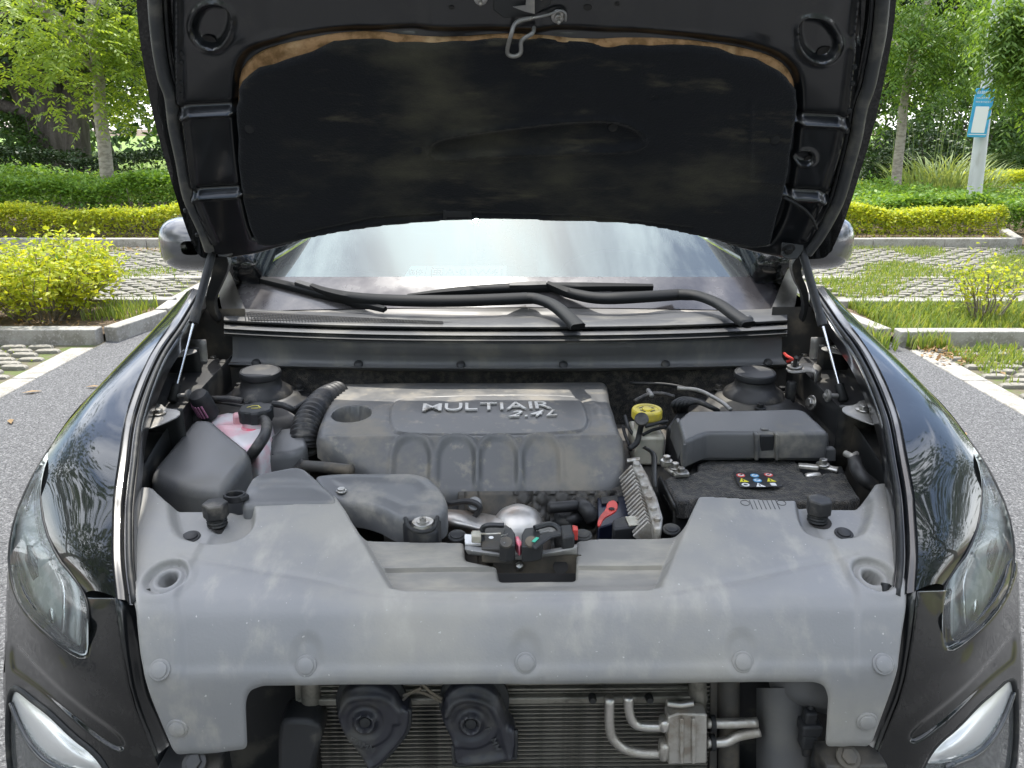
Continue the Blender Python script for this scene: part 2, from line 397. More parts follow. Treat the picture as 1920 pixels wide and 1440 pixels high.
sheet('planter_soil', [(-11, 6.08), (-3.2, 6.08), (-3.04, 6.68), (-3.08, 7.1), (-11, 7.1)], .055, 'soil')
sheet('planter_soil', [(11, 6.0), (2.95, 6.0), (2.85, 6.62), (2.88, 7.04), (11, 7.04)], .055, 'soil')
sheet('hedge_soil', [(-12, 11.1), (7.2, 11.1), (7.5, 17.6), (-12, 17.6)], .03, 'soil')
sheet('hedge_soil', [(7.25, 11.1), (14, 11.1), (14, 17.6), (7.55, 17.6)], .02, 'soil')

# paving setts: rounded pillow stones in rows, the largest in view each its own object
def sett_mesh(w, d, h):
    v = []; 
    for s, z in ((1, -h), (1, -.012), (.86, 0)):
        for x, y in ((-1, -.55), (-.55, -1), (.55, -1), (1, -.55), (1, .55), (.55, 1), (-.55, 1), (-1, .55)): v.append((x*w/2*s, y*d/2*s, z))
    f = [tuple(range(16, 24))]
    for r in (0, 1):
        for j in range(8): f.append((r*8+j, r*8+(j+1) % 8, r*8+8+(j+1) % 8, r*8+8+j))
    return np.array(v), f
def paving(x0, x1, y0, y1, nsingle, exclude, near):
    sw, sd = .215, .105; P = []
    r = 0; y = y0
    while y < y1:
        x = x0+(sw/2 if r % 2 else 0)
        while x < x1:
            if not exclude(x, y): P.append((x+random.uniform(-.006, .006), y+random.uniform(-.004, .004), random.uniform(-.006, .005), random.uniform(-.03, .03)))
            x += sw
        y += sd; r += 1
    P.sort(key=lambda p: (p[0]-near[0])**2+(p[1]-near[1])**2)
    root = empty('paved_parking', (x0, y0, 0)); tag(root, kind='structure')
    me = None
    for i, (x, y, z, a) in enumerate(P[:nsingle]):
        if me is None: o = obj('paver', sett_mesh(sw-.035, sd-.028, .05), 'paver', root, smooth=50); me = o.data
        else: o = bpy.data.objects.new('paver', me); col.objects.link(o); o.parent = root
        o.location = (x-x0, y-y0, .016+z); o.rotation_euler = (random.uniform(-.02, .02), random.uniform(-.02, .02), a)
    rest = P[nsingle:]
    if rest:
        m = join(*[(sv[0]@np.array([[math.cos(a), math.sin(a), 0], [-math.sin(a), math.cos(a), 0], [0, 0, 1]])+np.array([x-x0, y-y0, .016+z]), sv[1]) for (x, y, z, a) in rest for sv in (sett_mesh(sw-.035, sd-.028, .05),)])
        o = obj('far_pavers', m, 'paver', root, smooth=50, recalc=False); o['kind'] = 'stuff'
    return P
exL = lambda x, y: (5.9 < y < 7.28) or (8.73 < y < 8.91) or x > LX-.28
exR = lambda x, y: (5.84 < y < 7.22) or (8.73 < y < 8.91) or x < RX+.28
PL = paving(-8.2, LX-.2, 4.5, 10.95, 280, exL, (-3.4, 5.3))
PR = paving(RX+.28, 8.0, 4.3, 10.95, 280, exR, (3.3, 5.2))

# ------------------------------------------------------------------ foliage
def leaves(cent, size, aspect=.45, droop=0., up=.3, jit=.35, fold=.25):
    """one folded rhombic leaf of two triangles on each point"""
    n = len(cent); d = rng.normal(size=(n, 3)); d[:, 2] = d[:, 2]*.6-droop; d /= np.linalg.norm(d, axis=1)[:, None]+1e-9
    q = rng.normal(size=(n, 3)); q[:, 2] += up*3; s = np.cross(d, q); s /= np.linalg.norm(s, axis=1)[:, None]+1e-9
    nn = np.cross(s, d); L_ = size*(1+jit*rng.uniform(-1, 1, n))[:, None]; w = L_*aspect*.5
    b = cent; tip = cent+d*L_; mid = cent+d*L_*.45
    V = np.stack([b, mid+s*w+nn*w*fold, tip, mid-s*w+nn*w*fold], 1).reshape(-1, 3)
    i = np.arange(n)*4; Q = np.stack([i, i+1, i+2, i+3], 1)
    return V, Q
def foliage(name, cent, mat, size, parent=None, **k):
    V, Q = leaves(np.asarray(cent, float), size, **k); return fastmesh(name, V, Q, mat, parent)
def pinnate(cent, length, nl, lsize, droop=.5, aspect=.28, spread=1.0):
    """compound leaves: a stalk with pairs of narrow leaflets"""
    n = len(cent); d = rng.normal(size=(n, 3)); d[:, 2] = d[:, 2]*.4-droop*.5; d /= np.linalg.norm(d, axis=1)[:, None]
    s = np.cross(d, np.array([0, 0, 1.])); s /= np.linalg.norm(s, axis=1)[:, None]+1e-9; up = np.cross(s, d)
    L_ = length*rng.uniform(.7, 1.25, n)[:, None]; VV = []
    for k in range(nl):
        t = (k+1)/nl; base = cent+d*L_*t; base = base+np.array([0, 0, -1.])*droop*L_*t*t*.55
        for sg in (-1, 1):
            dd = d*.55+s*sg*spread+np.array([0, 0, -1.])*(.25+.5*droop)+rng.normal(size=(n, 3))*.18; dd /= np.linalg.norm(dd, axis=1)[:, None]
            ll = lsize*rng.uniform(.75, 1.2, n)[:, None]*(1-.35*abs(t-.5)); ss = np.cross(dd, up+rng.normal(size=(n, 3))*.3); ss /= np.linalg.norm(ss, axis=1)[:, None]+1e-9
            w = ll*aspect*.5
            VV.append(np.stack([base, base+dd*ll*.45+ss*w, base+dd*ll, base+dd*ll*.45-ss*w], 1))
    V = np.stack(VV, 1).reshape(-1, 3); m = len(V)//4; i = np.arange(m)*4
    return V, np.stack([i, i+1, i+2, i+3], 1)
def branches(base, d0, length, r0, levels, path=None, nch=3, bend=.25, spread=.7, gravity=0., shrink=.68, first=.45, minr=.006):
    """recursive limbs; returns meshes and the twig points that carry leaves"""
    ms, tips = [], []
    def rec(p, d, L_, r, lev):
        pts = [p]; n = 5
        if lev == levels and path is not None: pts = list(np.asarray(path, float)); n = len(pts)-1; d = unit(pts[-1]-pts[0])
        for i in range(n if len(pts) == 1 else 0):
            d = unit(d+V3(*np.random.default_rng(rng.integers(1 << 30)).normal(size=3))*bend*.35+V3(0, 0, -gravity*(1 if lev < levels else 0)*.25)); pts.append(pts[-1]+d*L_/n)
        r1 = max(minr, r*.62 if lev else minr); ms.append(tube(crom(pts, 2), [r, r1], n=8 if r > .04 else 5))
        if lev <= 1: tips.extend(pts[2:])
        if lev == 0: return
        for c in range(nch+(1 if lev == levels else 0)):
            t = first+(1-first)*(c+rng.uniform(.1, .9))/nch; t = min(t, 1.0); i = min(int(t*n), n-1); q = pts[i]+(pts[i+1]-pts[i])*(t*n-i)
            a = rng.uniform(0, 2*math.pi); x, y, z = frame_of(d); dd = unit(d*(1-spread*.6)+(x*math.cos(a)+y*math.sin(a))*spread+V3(0, 0, .12))
            rec(q, dd, L_*shrink*rng.uniform(.8, 1.15), r1*.8, lev-1)
    rec(np.asarray(base, float), unit(d0), length, r0, levels)
    return ms, np.array(tips)
def blob(tips, n, sp):
    i = rng.integers(0, len(tips), n); return tips[i]+rng.normal(size=(n, 3))*sp
def tree(name, label, cat_mat, base, d0, length, r0, levels, nleaf, size, bark='bark', sp=.35, kind='leaf', group=None, extra=None, **k):
    lk = {a: k.pop(a) for a in ('droop', 'aspect', 'up') if a in k}
    root = empty(name, base); tag(root, label, 'tree', group)
    ms, tips = branches((0, 0, -.1), d0, length, r0, levels, **k)
    obj('trunk', join(*ms), bark, root, smooth=60, recalc=False)
    if extra is not None: tips = np.vstack([tips, np.asarray(extra, float)-np.asarray(base)])
    c = blob(tips, nleaf, sp)
    if kind == 'leaf': V, Q = leaves(c, size, **lk)
    else: V, Q = pinnate(c, size*3.2, 6, size, **lk)
    fastmesh('crown', V, Q, cat_mat, root)
    return root
def hedge(name, label, mat, x0, x1, y0, y1, h, n, size, twig=True, group=None, base=.0, ragged=.04, taper=None, z0=0., twigmat='bark', bare=0.2):
    root = empty(name, ((x0+x1)/2, (y0+y1)/2, z0)); tag(root, label, 'hedge', group); ox, oy = (x0+x1)/2, (y0+y1)/2
    X = rng.uniform(x0, x1, n); Y = rng.uniform(y0, y1, n); hh = h*(1+.10*np.sin(X*2.1+y0)+.06*np.sin(X*5.3+1)+.05*np.sin(Y*4+X))
    face = rng.uniform(size=n); Z = hh*np.sqrt(rng.uniform(bare**2, 1, n))
    top = face < .55; Z = np.where(top, hh-np.abs(rng.normal(size=n))*ragged*1.5, Z)
    fr = (face >= .55) & (face < .9); Y = np.where(fr, y0+np.abs(rng.normal(size=n))*ragged*1.6, Y)
    Z = Z+np.where(rng.uniform(size=n) < .04, rng.uniform(0, ragged*2.2, n), 0)
    # round the upper front edge
    e = np.clip((Z/hh-.72)/.28, 0, 1); Y = np.maximum(Y, y0+e*e*min(.18, (y1-y0)*.3)*rng.uniform(.5, 1, n))
    foliage('foliage', np.stack([X-ox, Y-oy, Z], 1), mat, size, root, aspect=.55, up=1.1)
    if twig:
        ms = []
        for i in range(int((x1-x0)*9)):
            x, y = rng.uniform(x0, x1)-ox, rng.uniform(y0+.05, min(y1, y0+.5))-oy
            ms.append(tube([(x, y, 0), (x+rng.normal()*.05, y+rng.normal()*.04, h*.45), (x+rng.normal()*.12, y+rng.normal()*.08-.03, h*.85)], [.007, .004], n=4))
        obj('stems', join(*ms), twigmat, root, smooth=60, recalc=False, kind='stuff')
    return root
# hedges behind the far kerb
hedge('hedge', 'low clipped yellow leaved hedge behind the kerb, before the green hedge and banyan', 'leaf_yellow', -9.5, -1.2, 11.35, 12.15, .47, 26000, .055)
hedge('hedge', 'low clipped yellow leaved hedge with bare stems behind the kerb below the blue sign', 'leaf_yellow', 1.2, 6.95, 11.35, 12.1, .48, 17000, .055)
hedge('hedge', 'bright green rounded hedge between the yellow hedge and the slim pale trunk', 'leaf_green', -9.5, -3.9, 12.4, 14.6, .82, 26000, .07, ragged=.07)
hedge('hedge', 'short bright green hedge end with yellowish tips tucked against the raised bonnet', 'leaf_green', -4.3, -1.2, 12.3, 13.8, .62, 9000, .06, ragged=.06)
hedge('hedge', 'broad green ground shrub bed around the foot of the sign pole', 'leaf_green', 1.2, 7.3, 12.35, 16.4, .52, 30000, .075, ragged=.09)
hedge('hedge', 'green shrub bed beside the far end of the yellow hedge, bare earth before it', 'leaf_green', 7.35, 13, 12.2, 16.0, .48, 16000, .075, ragged=.09)
hedge('hedge', 'dark green clipped hedge at the foot of the banyan', 'leaf_dark', -13, -1.2, 16.6, 18.2, 1.02, 26000, .075)
hedge('hedge', 'far yellow hedge across the path behind the sign pole', 'leaf_yellow', 9.2, 16.5, 19.2, 20.6, .50, 16000, .075)
hedge('hedge', 'far yellow hedge strip beside the slim forked tree and the raised bonnet', 'leaf_yellow', 5.0, 7.4, 16.5, 17.3, .42, 5000, .07)
# planter bushes
def bush(name, label, mat, c, h, w, nst, nleaf, size, z0=.05, sp=.05, top=.5, group=None, dx=1.):
    root = empty(name, (c[0], c[1], z0)); tag(root, label, 'bush', group); ms, tips = [], []
    for i in range(nst):
        a = rng.uniform(0, 2*math.pi); r = w*math.sqrt(rng.uniform(0, 1)); hh = h*rng.uniform(.65, 1.05)*(1-.25*(r/w)**2)
        p0 = V3(r*.35*math.cos(a)*dx, r*.35*math.sin(a), 0); p2 = V3(r*math.cos(a)*dx, r*math.sin(a), hh); p1 = (p0+p2)/2+V3(rng.normal()*.03, rng.normal()*.03, .02)
        pts = crom([p0, p1, p2], 4); ms.append(tube(pts, [.007, .003], n=4)); tips += [p for p in pts if p[2] > hh*top]
        for b in range(2):
            q = pts[rng.integers(3, len(pts))]; e = q+V3(rng.normal()*.09, rng.normal()*.09, abs(rng.normal())*.09); ms.append(tube([q, e], [.003, .002], n=3)); tips.append(e)
    obj('stems', join(*ms), 'bark', root, smooth=60, recalc=False, kind='stuff')
    foliage('foliage', blob(np.array(tips), nleaf, sp), mat, size, root, aspect=.5, up=.5)
    return root
bush('planter_bush', 'dense yellow green bush filling the kerbed planter beside the road', 'leaf_yellow', (-3.95, 6.62), .64, .66, 90, 7500, .052, dx=1.0, top=.4)
bush('planter_bush', 'leafy yellow green bush in the planter, behind the dense one away from the road', 'leaf_yellow', (-5.0, 6.6), .64, .62, 70, 5000, .052, top=.35)
bush('planter_bush', 'small sparse yellow bush with bare stems in the grassy planter', 'leaf_yellow', (3.92, 6.5), .50, .30, 24, 560, .045, sp=.035, top=.78, dx=1.15)
bush('sapling', 'thin leafy sprig beside the sparse yellow bush', 'leaf_yellow', (4.42, 6.42), .34, .12, 5, 60, .045, top=.6)
bush('sapling', 'upright leafy shoot rising from the dense planter bush', 'leaf_bright', (-3.95, 6.95), .78, .06, 4, 110, .05, top=.6)

# grass in the pavers, the planters and along edges
def grass(name, pts, h, mat='grass_blade', w=.006, lean=.45, label=None):
    P = np.asarray(pts, float); n = len(P); a = rng.uniform(0, 2*math.pi, n); hh = h*rng.uniform(.4, 1.3, n)
    d = np.stack([np.cos(a), np.sin(a), np.zeros(n)], 1); s = np.stack([-np.sin(a), np.cos(a), np.zeros(n)], 1)*w*rng.uniform(.6, 1.3, n)[:, None]
    m = P+d*(hh*lean*.3)[:, None]+np.array([0, 0, 1.])*(hh*.6)[:, None]; t = P+d*(hh*lean)[:, None]+np.array([0, 0, 1.])*(hh)[:, None]
    V = np.stack([P-s, P+s, m+s*.7, m-s*.7, t], 1).reshape(-1, 3); i = np.arange(n)*5
    T = np.concatenate([np.stack([i, i+1, i+2], 1), np.stack([i, i+2, i+3], 1), np.stack([i+3, i+2, i+4], 1)])
    o = fastmesh(name, V, T, mat, tris=True); tag(o, label, 'grass', kind='stuff'); return o
def scatter(n, x0, x1, y0, y1, dens=None, z=0.):
    X = rng.uniform(x0, x1, n); Y = rng.uniform(y0, y1, n)
    if dens is not None: k = rng.uniform(size=n) < dens(X, Y); X, Y = X[k], Y[k]
    return np.stack([X, Y, np.full(len(X), z)], 1)
patch = lambda s, lo: (lambda X, Y: np.clip((np.sin(X*s+1.3)*np.sin(Y*s*1.4+X)+np.sin(X*s*2.3-Y*s*1.7)*.6-lo)*1.2, .05, 1))
nox = lambda x, y: ~((y > 8.75) & (y < 8.89))
grass('joint_grass', scatter(26000, -8.2, LX-.25, 7.3, 10.95, patch(2.2, .35)), .045, label='thin grass growing between the pavers beside the yellow bush')
grass('joint_grass', scatter(2200, -8.2, LX-.25, 4.5, 5.9, patch(3, .6)), .03, label='sparse grass in the paver joints before the bushy planter')
grass('joint_grass', scatter(42000, RX+.25, 8, 7.25, 10.95, patch(2.0, -.25)), .06, label='grass growing through the pavers behind the sparse yellow bush')
grass('joint_grass', scatter(20000, RX+.25, 8, 4.3, 5.85, patch(2.6, -.1)), .06, label='tufted grass over the pavers before the grassy planter')
grass('planter_grass', scatter(15000, 3.0, 9, 6.05, 7.02, z=.055), .10, w=.007, label='longer grass filling the planter around the sparse bush')
grass('kerb_grass', np.vstack([scatter(150, 2.76, 2.9, 5.75, 6.15, z=.005), scatter(120, 3.0, 3.3, 5.78, 5.88, z=.01)]), .13, w=.006, label='grass tuft growing at the planter kerb corner by the road')
grass('planter_weeds', scatter(260, -3.6, -3.15, 6.5, 7.05, z=.055), .13, w=.006, label='grassy weeds beside the dense planter bush')
grass('lawn_grass', scatter(14000, -9, -3, 18.4, 26), .07, w=.012, label='sunlit lawn beyond the dark hedge')
# lamp post with payment sign
pb = W(1826, 384, y=13.6); pt = W(1874, -20, y=13.6); pb[2] = 0
ax = unit(pt-pb); pb = pt-ax*(pt[2]/ax[2])
lp = empty('sign_pole', tuple(pb)); tag(lp, 'light grey leaning metal pole carrying a blue sign', 'pole')
obj('post', tube([(0, 0, 0), ax*2.2, ax*6.5], [.120, .098, .085], n=20), 'pole_paint', lp, smooth=60)
obj('base_flange', lathe([(.14, 0), (.14, .02), (.08, .025)], (0, 0, .03), ax), 'pole_paint', lp)
pmat('sign_blue', (.035, .30, .55), .45, var=((.06, .38, .62), 4, .4, .6, 3)); pmat('sign_white', (.78, .80, .80), .5); pmat('sign_edge', (.5, .52, .52), .5)
sc0 = W(1840, 212, y=13.44)-pb; sx_ = unit(V3(.97, -.12, -.02)); sy_ = unit(ax+V3(-.10, 0, 0)); sn_ = unit(np.cross(sx_, sy_)); sy_ = np.cross(sn_, sx_)
SWd, SHt = .29, .74
def srect(w, h, x, y, z0, z1, r=.03):
    c = roundpoly([(-w/2+x, -h/2+y), (w/2+x, -h/2+y), (w/2+x, h/2+y), (-w/2+x, h/2+y)], r)
    return prism([sc0+sx_*q[0]+sy_*q[1]+sn_*z0 for q in c], sn_*(z1-z0))
sb = obj('sign_board', srect(SWd, SHt, 0, 0, -.02, .0), 'sign_blue', lp, bevel=.004)
obj('panel', srect(SWd*.70, SHt*.54, 0, -.10, .0005, .003, .015), 'sign_white', sb)
obj('edge_stripe', srect(SWd*.92, .012, 0, -SHt/2+.045, .0005, .002, .003), 'sign_white', sb)
for s_, yy, sz in (('自助缴费', .305, .052), ('扫码支付停车费', .225, .028), ('微信支付宝支付', .165, .028)):
    m_ = text_mesh(s_, sz, .0005)
    if len(m_[0]): m_ = (m_[0]*np.array([1.05*SWd*.78/max(.01, np.ptp(m_[0][:, 0])), 1, 1]), m_[1]); obj('lettering', place(m_, sc0+sy_*yy+sn_*.002, sx_, sy_), 'sign_white', sb, smooth=0, recalc=False)
obj('band_clamp', tube([sc0*0+ax*(sc0[2]/ax[2]+.2)+V3(.108*math.cos(a), .108*math.sin(a), 0) for a in np.linspace(0, 2*math.pi, 16)], .008, n=5), 'sign_edge', lp)
# ------------------------------------------------------------------ trees
def at(u, v, y): return W(u, v, y=y)
tp_ = [at(*q, 14.2) for q in [(206, 398), (201, 330), (194, 260), (187, 205), (186, 160), (180, 110), (172, 60), (168, 10)]]; b = tp_[0].copy(); b[2] = 0
ex_ = [at(u, v, y) for u, v, y in [(30, 60, 12), (70, 90, 12.5), (20, 20, 12), (100, 40, 13), (150, 60, 13.5), (200, 40, 13.5), (235, 20, 14), (60, 130, 13), (110, 150, 13.3), (90, 100, 12.6), (160, 110, 14), (215, 110, 14), (235, 150, 14.2), (225, 180, 14.2), (130, 20, 13), (180, 10, 14), (10, 90, 12.5), (240, 80, 14.2), (120, 165, 13.2), (205, 75, 13.8), (215, 60, 14), (250, 190, 14.4), (240, 120, 14.1), (260, 40, 14), (255, 90, 14.2)] for _ in range(5)]
tree('slim_tree', 'slim pale trunked tree with bright yellow green leaves above the green hedge', 'leaf_bright', b, (0, 0, 1), 2.6, .125, 3, 1700, .11, bark='pale_bark', path=[p-b for p in tp_], first=.5, sp=.28, kind='pinnate', extra=ex_, spread=.75, nch=3, droop=.45, aspect=.38)
b = at(118, 300, 21); b[2] = 0
bt = empty('banyan', tuple(b)); tag(bt, 'massive dark banyan with thick merged trunks and hanging aerial roots', 'tree')
ms = []
for i, (dx, ddx, r) in enumerate([(-.35, -.5, .42), (.35, .28, .36), (0, -.1, .45), (.05, .5, .2), (-.2, .1, .3)]):
    ms.append(tube(crom([(dx*1.5, rng.normal()*.15, -.1), (dx, 0, .9), (dx+ddx*.4, .1, 2.0), (dx+ddx*1.6, .2, 3.4), (dx+ddx*3, .3, 5)], 4), [r*1.25, r, r*.9, r*.7, r*.4], n=12))
tips = []
for a, L_, z in [(-2.9, 3.8, 1.7), (-2.6, 4, 2.6), (-.3, 3.2, 2.7), (.4, 3.6, 3.2), (3.4, 4.5, 3.3), (2.2, 3, 3.6), (-1.2, 3.5, 3.4), (3.0, 5, 2.3)]:
    d_ = V3(math.cos(a), math.sin(a)*.6, .22); p = crom([(0, 0, z), V3(0, 0, z)+d_*L_*.5+V3(0, 0, .1), V3(0, 0, z)+d_*L_], 5); ms.append(tube(p, [.2, .05], n=8)); tips += list(p[3:])
for i in range(34):
    x, y = rng.uniform(-3.2, 3.2), rng.uniform(-1.2, 1); z1 = rng.uniform(2.6, 3.4); z0 = z1-rng.uniform(.6, 2.0); ms.append(tube([(x, y, z1), (x+rng.normal()*.05, y, z0)], [.012, .006], n=4))
obj('trunk', join(*ms), 'dark_bark', bt, smooth=60, recalc=False)
tp = np.array(tips); cc = np.vstack([blob(tp+V3(0, 0, .5), 9000, .75), np.stack([rng.uniform(-6, 5, 26000), rng.uniform(-2.5, 3, 26000), rng.uniform(2.7, 8, 26000)], 1)])
foliage('crown', cc[(cc[:, 2] > 2.35)], 'leaf_dark', .16, bt, aspect=.5)
# wood behind, tree by tree
back = [(-13, 27, 'leaf_mid', 'round mid green tree behind the banyan, at the lawn edge'), (-8.5, 33, 'leaf_dark', 'dark evergreen tree between the banyan and the lawn'), (-18, 31, 'leaf_dark', 'dark evergreen tree far behind the banyan branches'), (-3.5, 36, 'leaf_mid', 'mid green tree beyond the sunlit lawn'),
        (7.5, 33, 'leaf_mid', 'mid green tree far behind the slim forked tree'), (12, 30, 'leaf_dark', 'dark leaved tree behind the reeds'), (16.5, 34, 'leaf_mid', 'mid green tree behind the sign, across the path'), (22, 36, 'leaf_dark', 'dark tree far beyond the path and the multi stemmed tree'), (27, 33, 'leaf_mid', 'wide green tree past the far end of the path'), (2.0, 38, 'leaf_dark', 'dark tree hidden mostly behind the raised bonnet'), (-25, 34, 'leaf_mid', 'mid green tree past the far branches of the banyan')]
for (x, y, mt, lb) in back:
    tree('background_tree', lb, mt, (x, y, 0), (rng.normal()*.08, 0, 1), 4.6, .22, 3, 15000, .24, bark='dark_bark', sp=1.05, spread=.8, group='trees of the park behind', first=.3)
def shrub(label, mat, c, w, h, n, size, group='park shrubs'):
    root = empty('shrub', (c[0], c[1], 0)); tag(root, label, 'shrub', group)
    ms = [tube([(0, 0, 0), (rng.normal()*w*.2, rng.normal()*.1, h*.4), (rng.normal()*w*.4, rng.normal()*w*.3, h*.8)], [.03, .01], n=5) for _ in range(7)]; obj('stems', join(*ms), 'dark_bark', root, smooth=60, recalc=False, kind='stuff')
    d = rng.normal(size=(n, 3)); d /= np.linalg.norm(d, axis=1)[:, None]; r = rng.uniform(.55, 1, n)**.5*(1+.18*np.sin(d[:, 0]*7)*np.sin(d[:, 2]*6+d[:, 1]*5))
    P = d*r[:, None]*np.array([w, w*.8, h/2])+np.array([0, 0, h/2]); foliage('foliage', P, mat, size, root, aspect=.5)
shrub('rounded dark shrub beside the banyan trunk above the dark hedge', 'leaf_mid', (-13.0, 20.5), 1.6, 2.0, 7000, .12)
shrub('dark shrub beyond the slim pale trunk, before the lawn', 'leaf_dark', (-7.4, 25), 1.2, 2.0, 5000, .12)
shrub('dark leaved shrub behind the slim forked tree', 'leaf_dark', (10.3, 21.5), 1.3, 1.6, 5500, .11)
shrub('low clipped dark shrub at the foot of the forked tree', 'leaf_dark', (9.0, 19.6), .7, 1.1, 4000, .09)
shrub('glossy green shrub between the reeds and the sign pole', 'leaf_mid', (13.2, 24), 2.0, 2.8, 8000, .13)
shrub('mid green shrub beneath the multi stemmed tree', 'leaf_mid', (19.5, 30), 2.5, 2.0, 7000, .15)
shrub('mid green shrub left of the reeds across the lawn', 'leaf_mid', (7.4, 24), 1.5, 1.9, 6000, .12)
# the wood that closes the view reads as one mass
n = 30000; X = rng.uniform(-55, 60, n); Y = rng.uniform(44, 54, n); Z = rng.uniform(0, 1, n)**.8*(9+2.5*np.sin(X*.35)+1.5*np.sin(X*.9+1))
o = foliage('far_wood', np.stack([X, Y, Z], 1), 'leaf_mid', .55, aspect=.55); tag(o, 'far wood closing the view behind the park trees', 'wood', kind='stuff')
# right trees
tp_ = [at(*q, 16.6) for q in [(1678, 372), (1684, 300), (1690, 250), (1693, 205), (1702, 150), (1714, 95), (1730, 40), (1745, -20)]]; b = tp_[0].copy(); b[2] = 0
ex_ = [at(u, v, y) for u, v, y in [(1700, 30, 16), (1730, 60, 16), (1760, 20, 16), (1800, 40, 16), (1700, 90, 16.2), (1760, 90, 16.2), (1790, 110, 16.2), (1820, 80, 16.4), (1840, 30, 16.5), (1720, 120, 16.4), (1690, 150, 16.6), (1700, 10, 16.4), (1780, 60, 16.4), (1810, 120, 16.4), (1770, 140, 16.6), (1690, 60, 16), (1850, 90, 16.5)] for _ in range(5)]
tree('forked_tree', 'slim grey trunked tree with drooping narrow leaflets beside the raised bonnet', 'leaf_pinnate', b, (0, 0, 1), 3.0, .105, 3, 2300, .13, bark='pale_bark', path=[p-b for p in tp_], first=.45, sp=.36, kind='pinnate', extra=ex_, spread=.72, droop=.75, aspect=.30)
b = V3(10.4, 11.9, 0)
ex_ = [at(u, v, y) for u, v, y in [(1890, 30, 11.4), (1910, 70, 11.4), (1908, 90, 11.5), (1922, 110, 11.5), (1910, 20, 11.4), (1900, 50, 11.5), (1930, 130, 11.4), (1930, 100, 11.4), (1895, 60, 11.6), (1910, 0, 11.5), (1940, 20, 11.5), (1960, 100, 11.5), (1940, 160, 11.5)] for _ in range(6)]
tree('drooping_tree', 'tree with pale drooping leaf sprays hanging over the blue sign', 'leaf_pinnate', b, (.12, 0, 1), 3.2, .13, 2, 900, .13, sp=.13, kind='pinnate', extra=ex_, spread=.7, droop=.85, aspect=.28)
b = V3(18.6, 24.5, 0)
mt = empty('multi_stemmed_tree', tuple(b)); tag(mt, 'multi stemmed grey tree standing beyond the path behind the sign pole', 'tree'); ms, tips = [], []
for dx in (-.55, -.3, 0, .25, .5):
    p = crom([(dx*.3, 0, -.05), (dx*.8, .05, .8), (dx*1.7, 0, 1.9), (dx*3.2, .1, 3.4)], 4); ms.append(tube(p, [.12, .05], n=7)); tips += list(p[8:])
obj('trunk', join(*ms), 'dark_bark', mt, smooth=60, recalc=False); foliage('crown', np.vstack([blob(np.array(tips), 5000, .7), blob(np.array(tips)+V3(0, 0, 1.8), 8000, 1.2)]), 'leaf_green', .16, mt, aspect=.5)
# reeds
rd = empty('reed_clump', (9.6, 18.3, 0)); tag(rd, 'pale green reed clump with arching blades beside the sign pole', 'reeds'); VV = []
n = 420; a = rng.uniform(0, 2*math.pi, n); r = .95*np.sqrt(rng.uniform(0, 1, n)); X, Y = r*np.cos(a)*1.25, r*np.sin(a); hh = rng.uniform(.8, 1.55, n)*(1-.3*(r/.95)**2)
la = a+rng.normal(size=n)*.7; dl = np.stack([np.cos(la), np.sin(la), 0*la], 1); base_ = np.stack([X, Y, 0*X], 1)
def rdp(t): return base_+dl*(hh*.55*t**2.2)[:, None]+np.array([0, 0, 1.])*(hh*(t-.28*t**3.5))[:, None]
sd_ = np.stack([-np.sin(la), np.cos(la), 0*la], 1); ts = (0, .3, .6, .85, 1); wd_ = (.010, .014, .013, .008, .001)
VV = np.stack([rdp(t)+sd_*w*g for t, w in zip(ts, wd_) for g in (-1, 1)], 1).reshape(-1, 3); i = np.arange(n)*10
QQ = np.concatenate([np.stack([i+2*k, i+2*k+1, i+2*k+3, i+2*k+2], 1) for k in range(4)]); fastmesh('blades', VV, QQ, 'reed_leaf', rd)
ms = [tube([(x, y, 0), (x*1.1, y, 1.3), (x*1.3, y, 2.0)], [.008, .004], n=4) for x, y in rng.normal(size=(14, 2))*.5]; obj('stalks', join(*ms), 'reed_leaf', rd, recalc=False)
# trees that stand beside and behind the photographer: mirrored in the paint, with more added to block sky light
for (x, y, lb, h) in [(8.5, -3.0, 'roadside tree behind the photographer, mirrored in the fender nearest the brake reservoir', 4.5), (5.6, -9.5, 'taller roadside tree further back, mirrored in the same fender', 5.2), (-8.5, -2.0, 'roadside tree mirrored in the fender beside the coolant tank', 4.6), (-5.8, -10.5, 'further roadside tree mirrored in the fender beside the coolant tank', 5.0), (1.5, -13.5, 'broad roadside tree behind the photographer, straight before the car', 5.0), (11.5, 3.5, 'roadside tree past the tufted pavers, mirrored in the door side', 4.2), (-10.5, 3.5, 'roadside tree past the pavers before the bushy planter', 4.2)]:
    tree('roadside_tree', lb, 'leaf_mid', (x, y, 0), (rng.normal()*.05, 0, 1), h, .2, 3, 9000, .22, sp=.75, spread=.8, group='roadside trees', first=.35)
n = 16000; X = rng.uniform(-45, 45, n); Y = rng.uniform(-34, -24, n); Z = rng.uniform(0, 1, n)**.8*(8.5+2*np.sin(X*.4)+1.2*np.sin(X*1.1))  # unseen wood added to hide low sky and darken front faces
o = foliage('far_wood', np.stack([X, Y, Z], 1), 'leaf_mid', .6, aspect=.6); tag(o, 'added wood behind the photographer, out of view, dimming light on the car front', 'wood', kind='stuff')
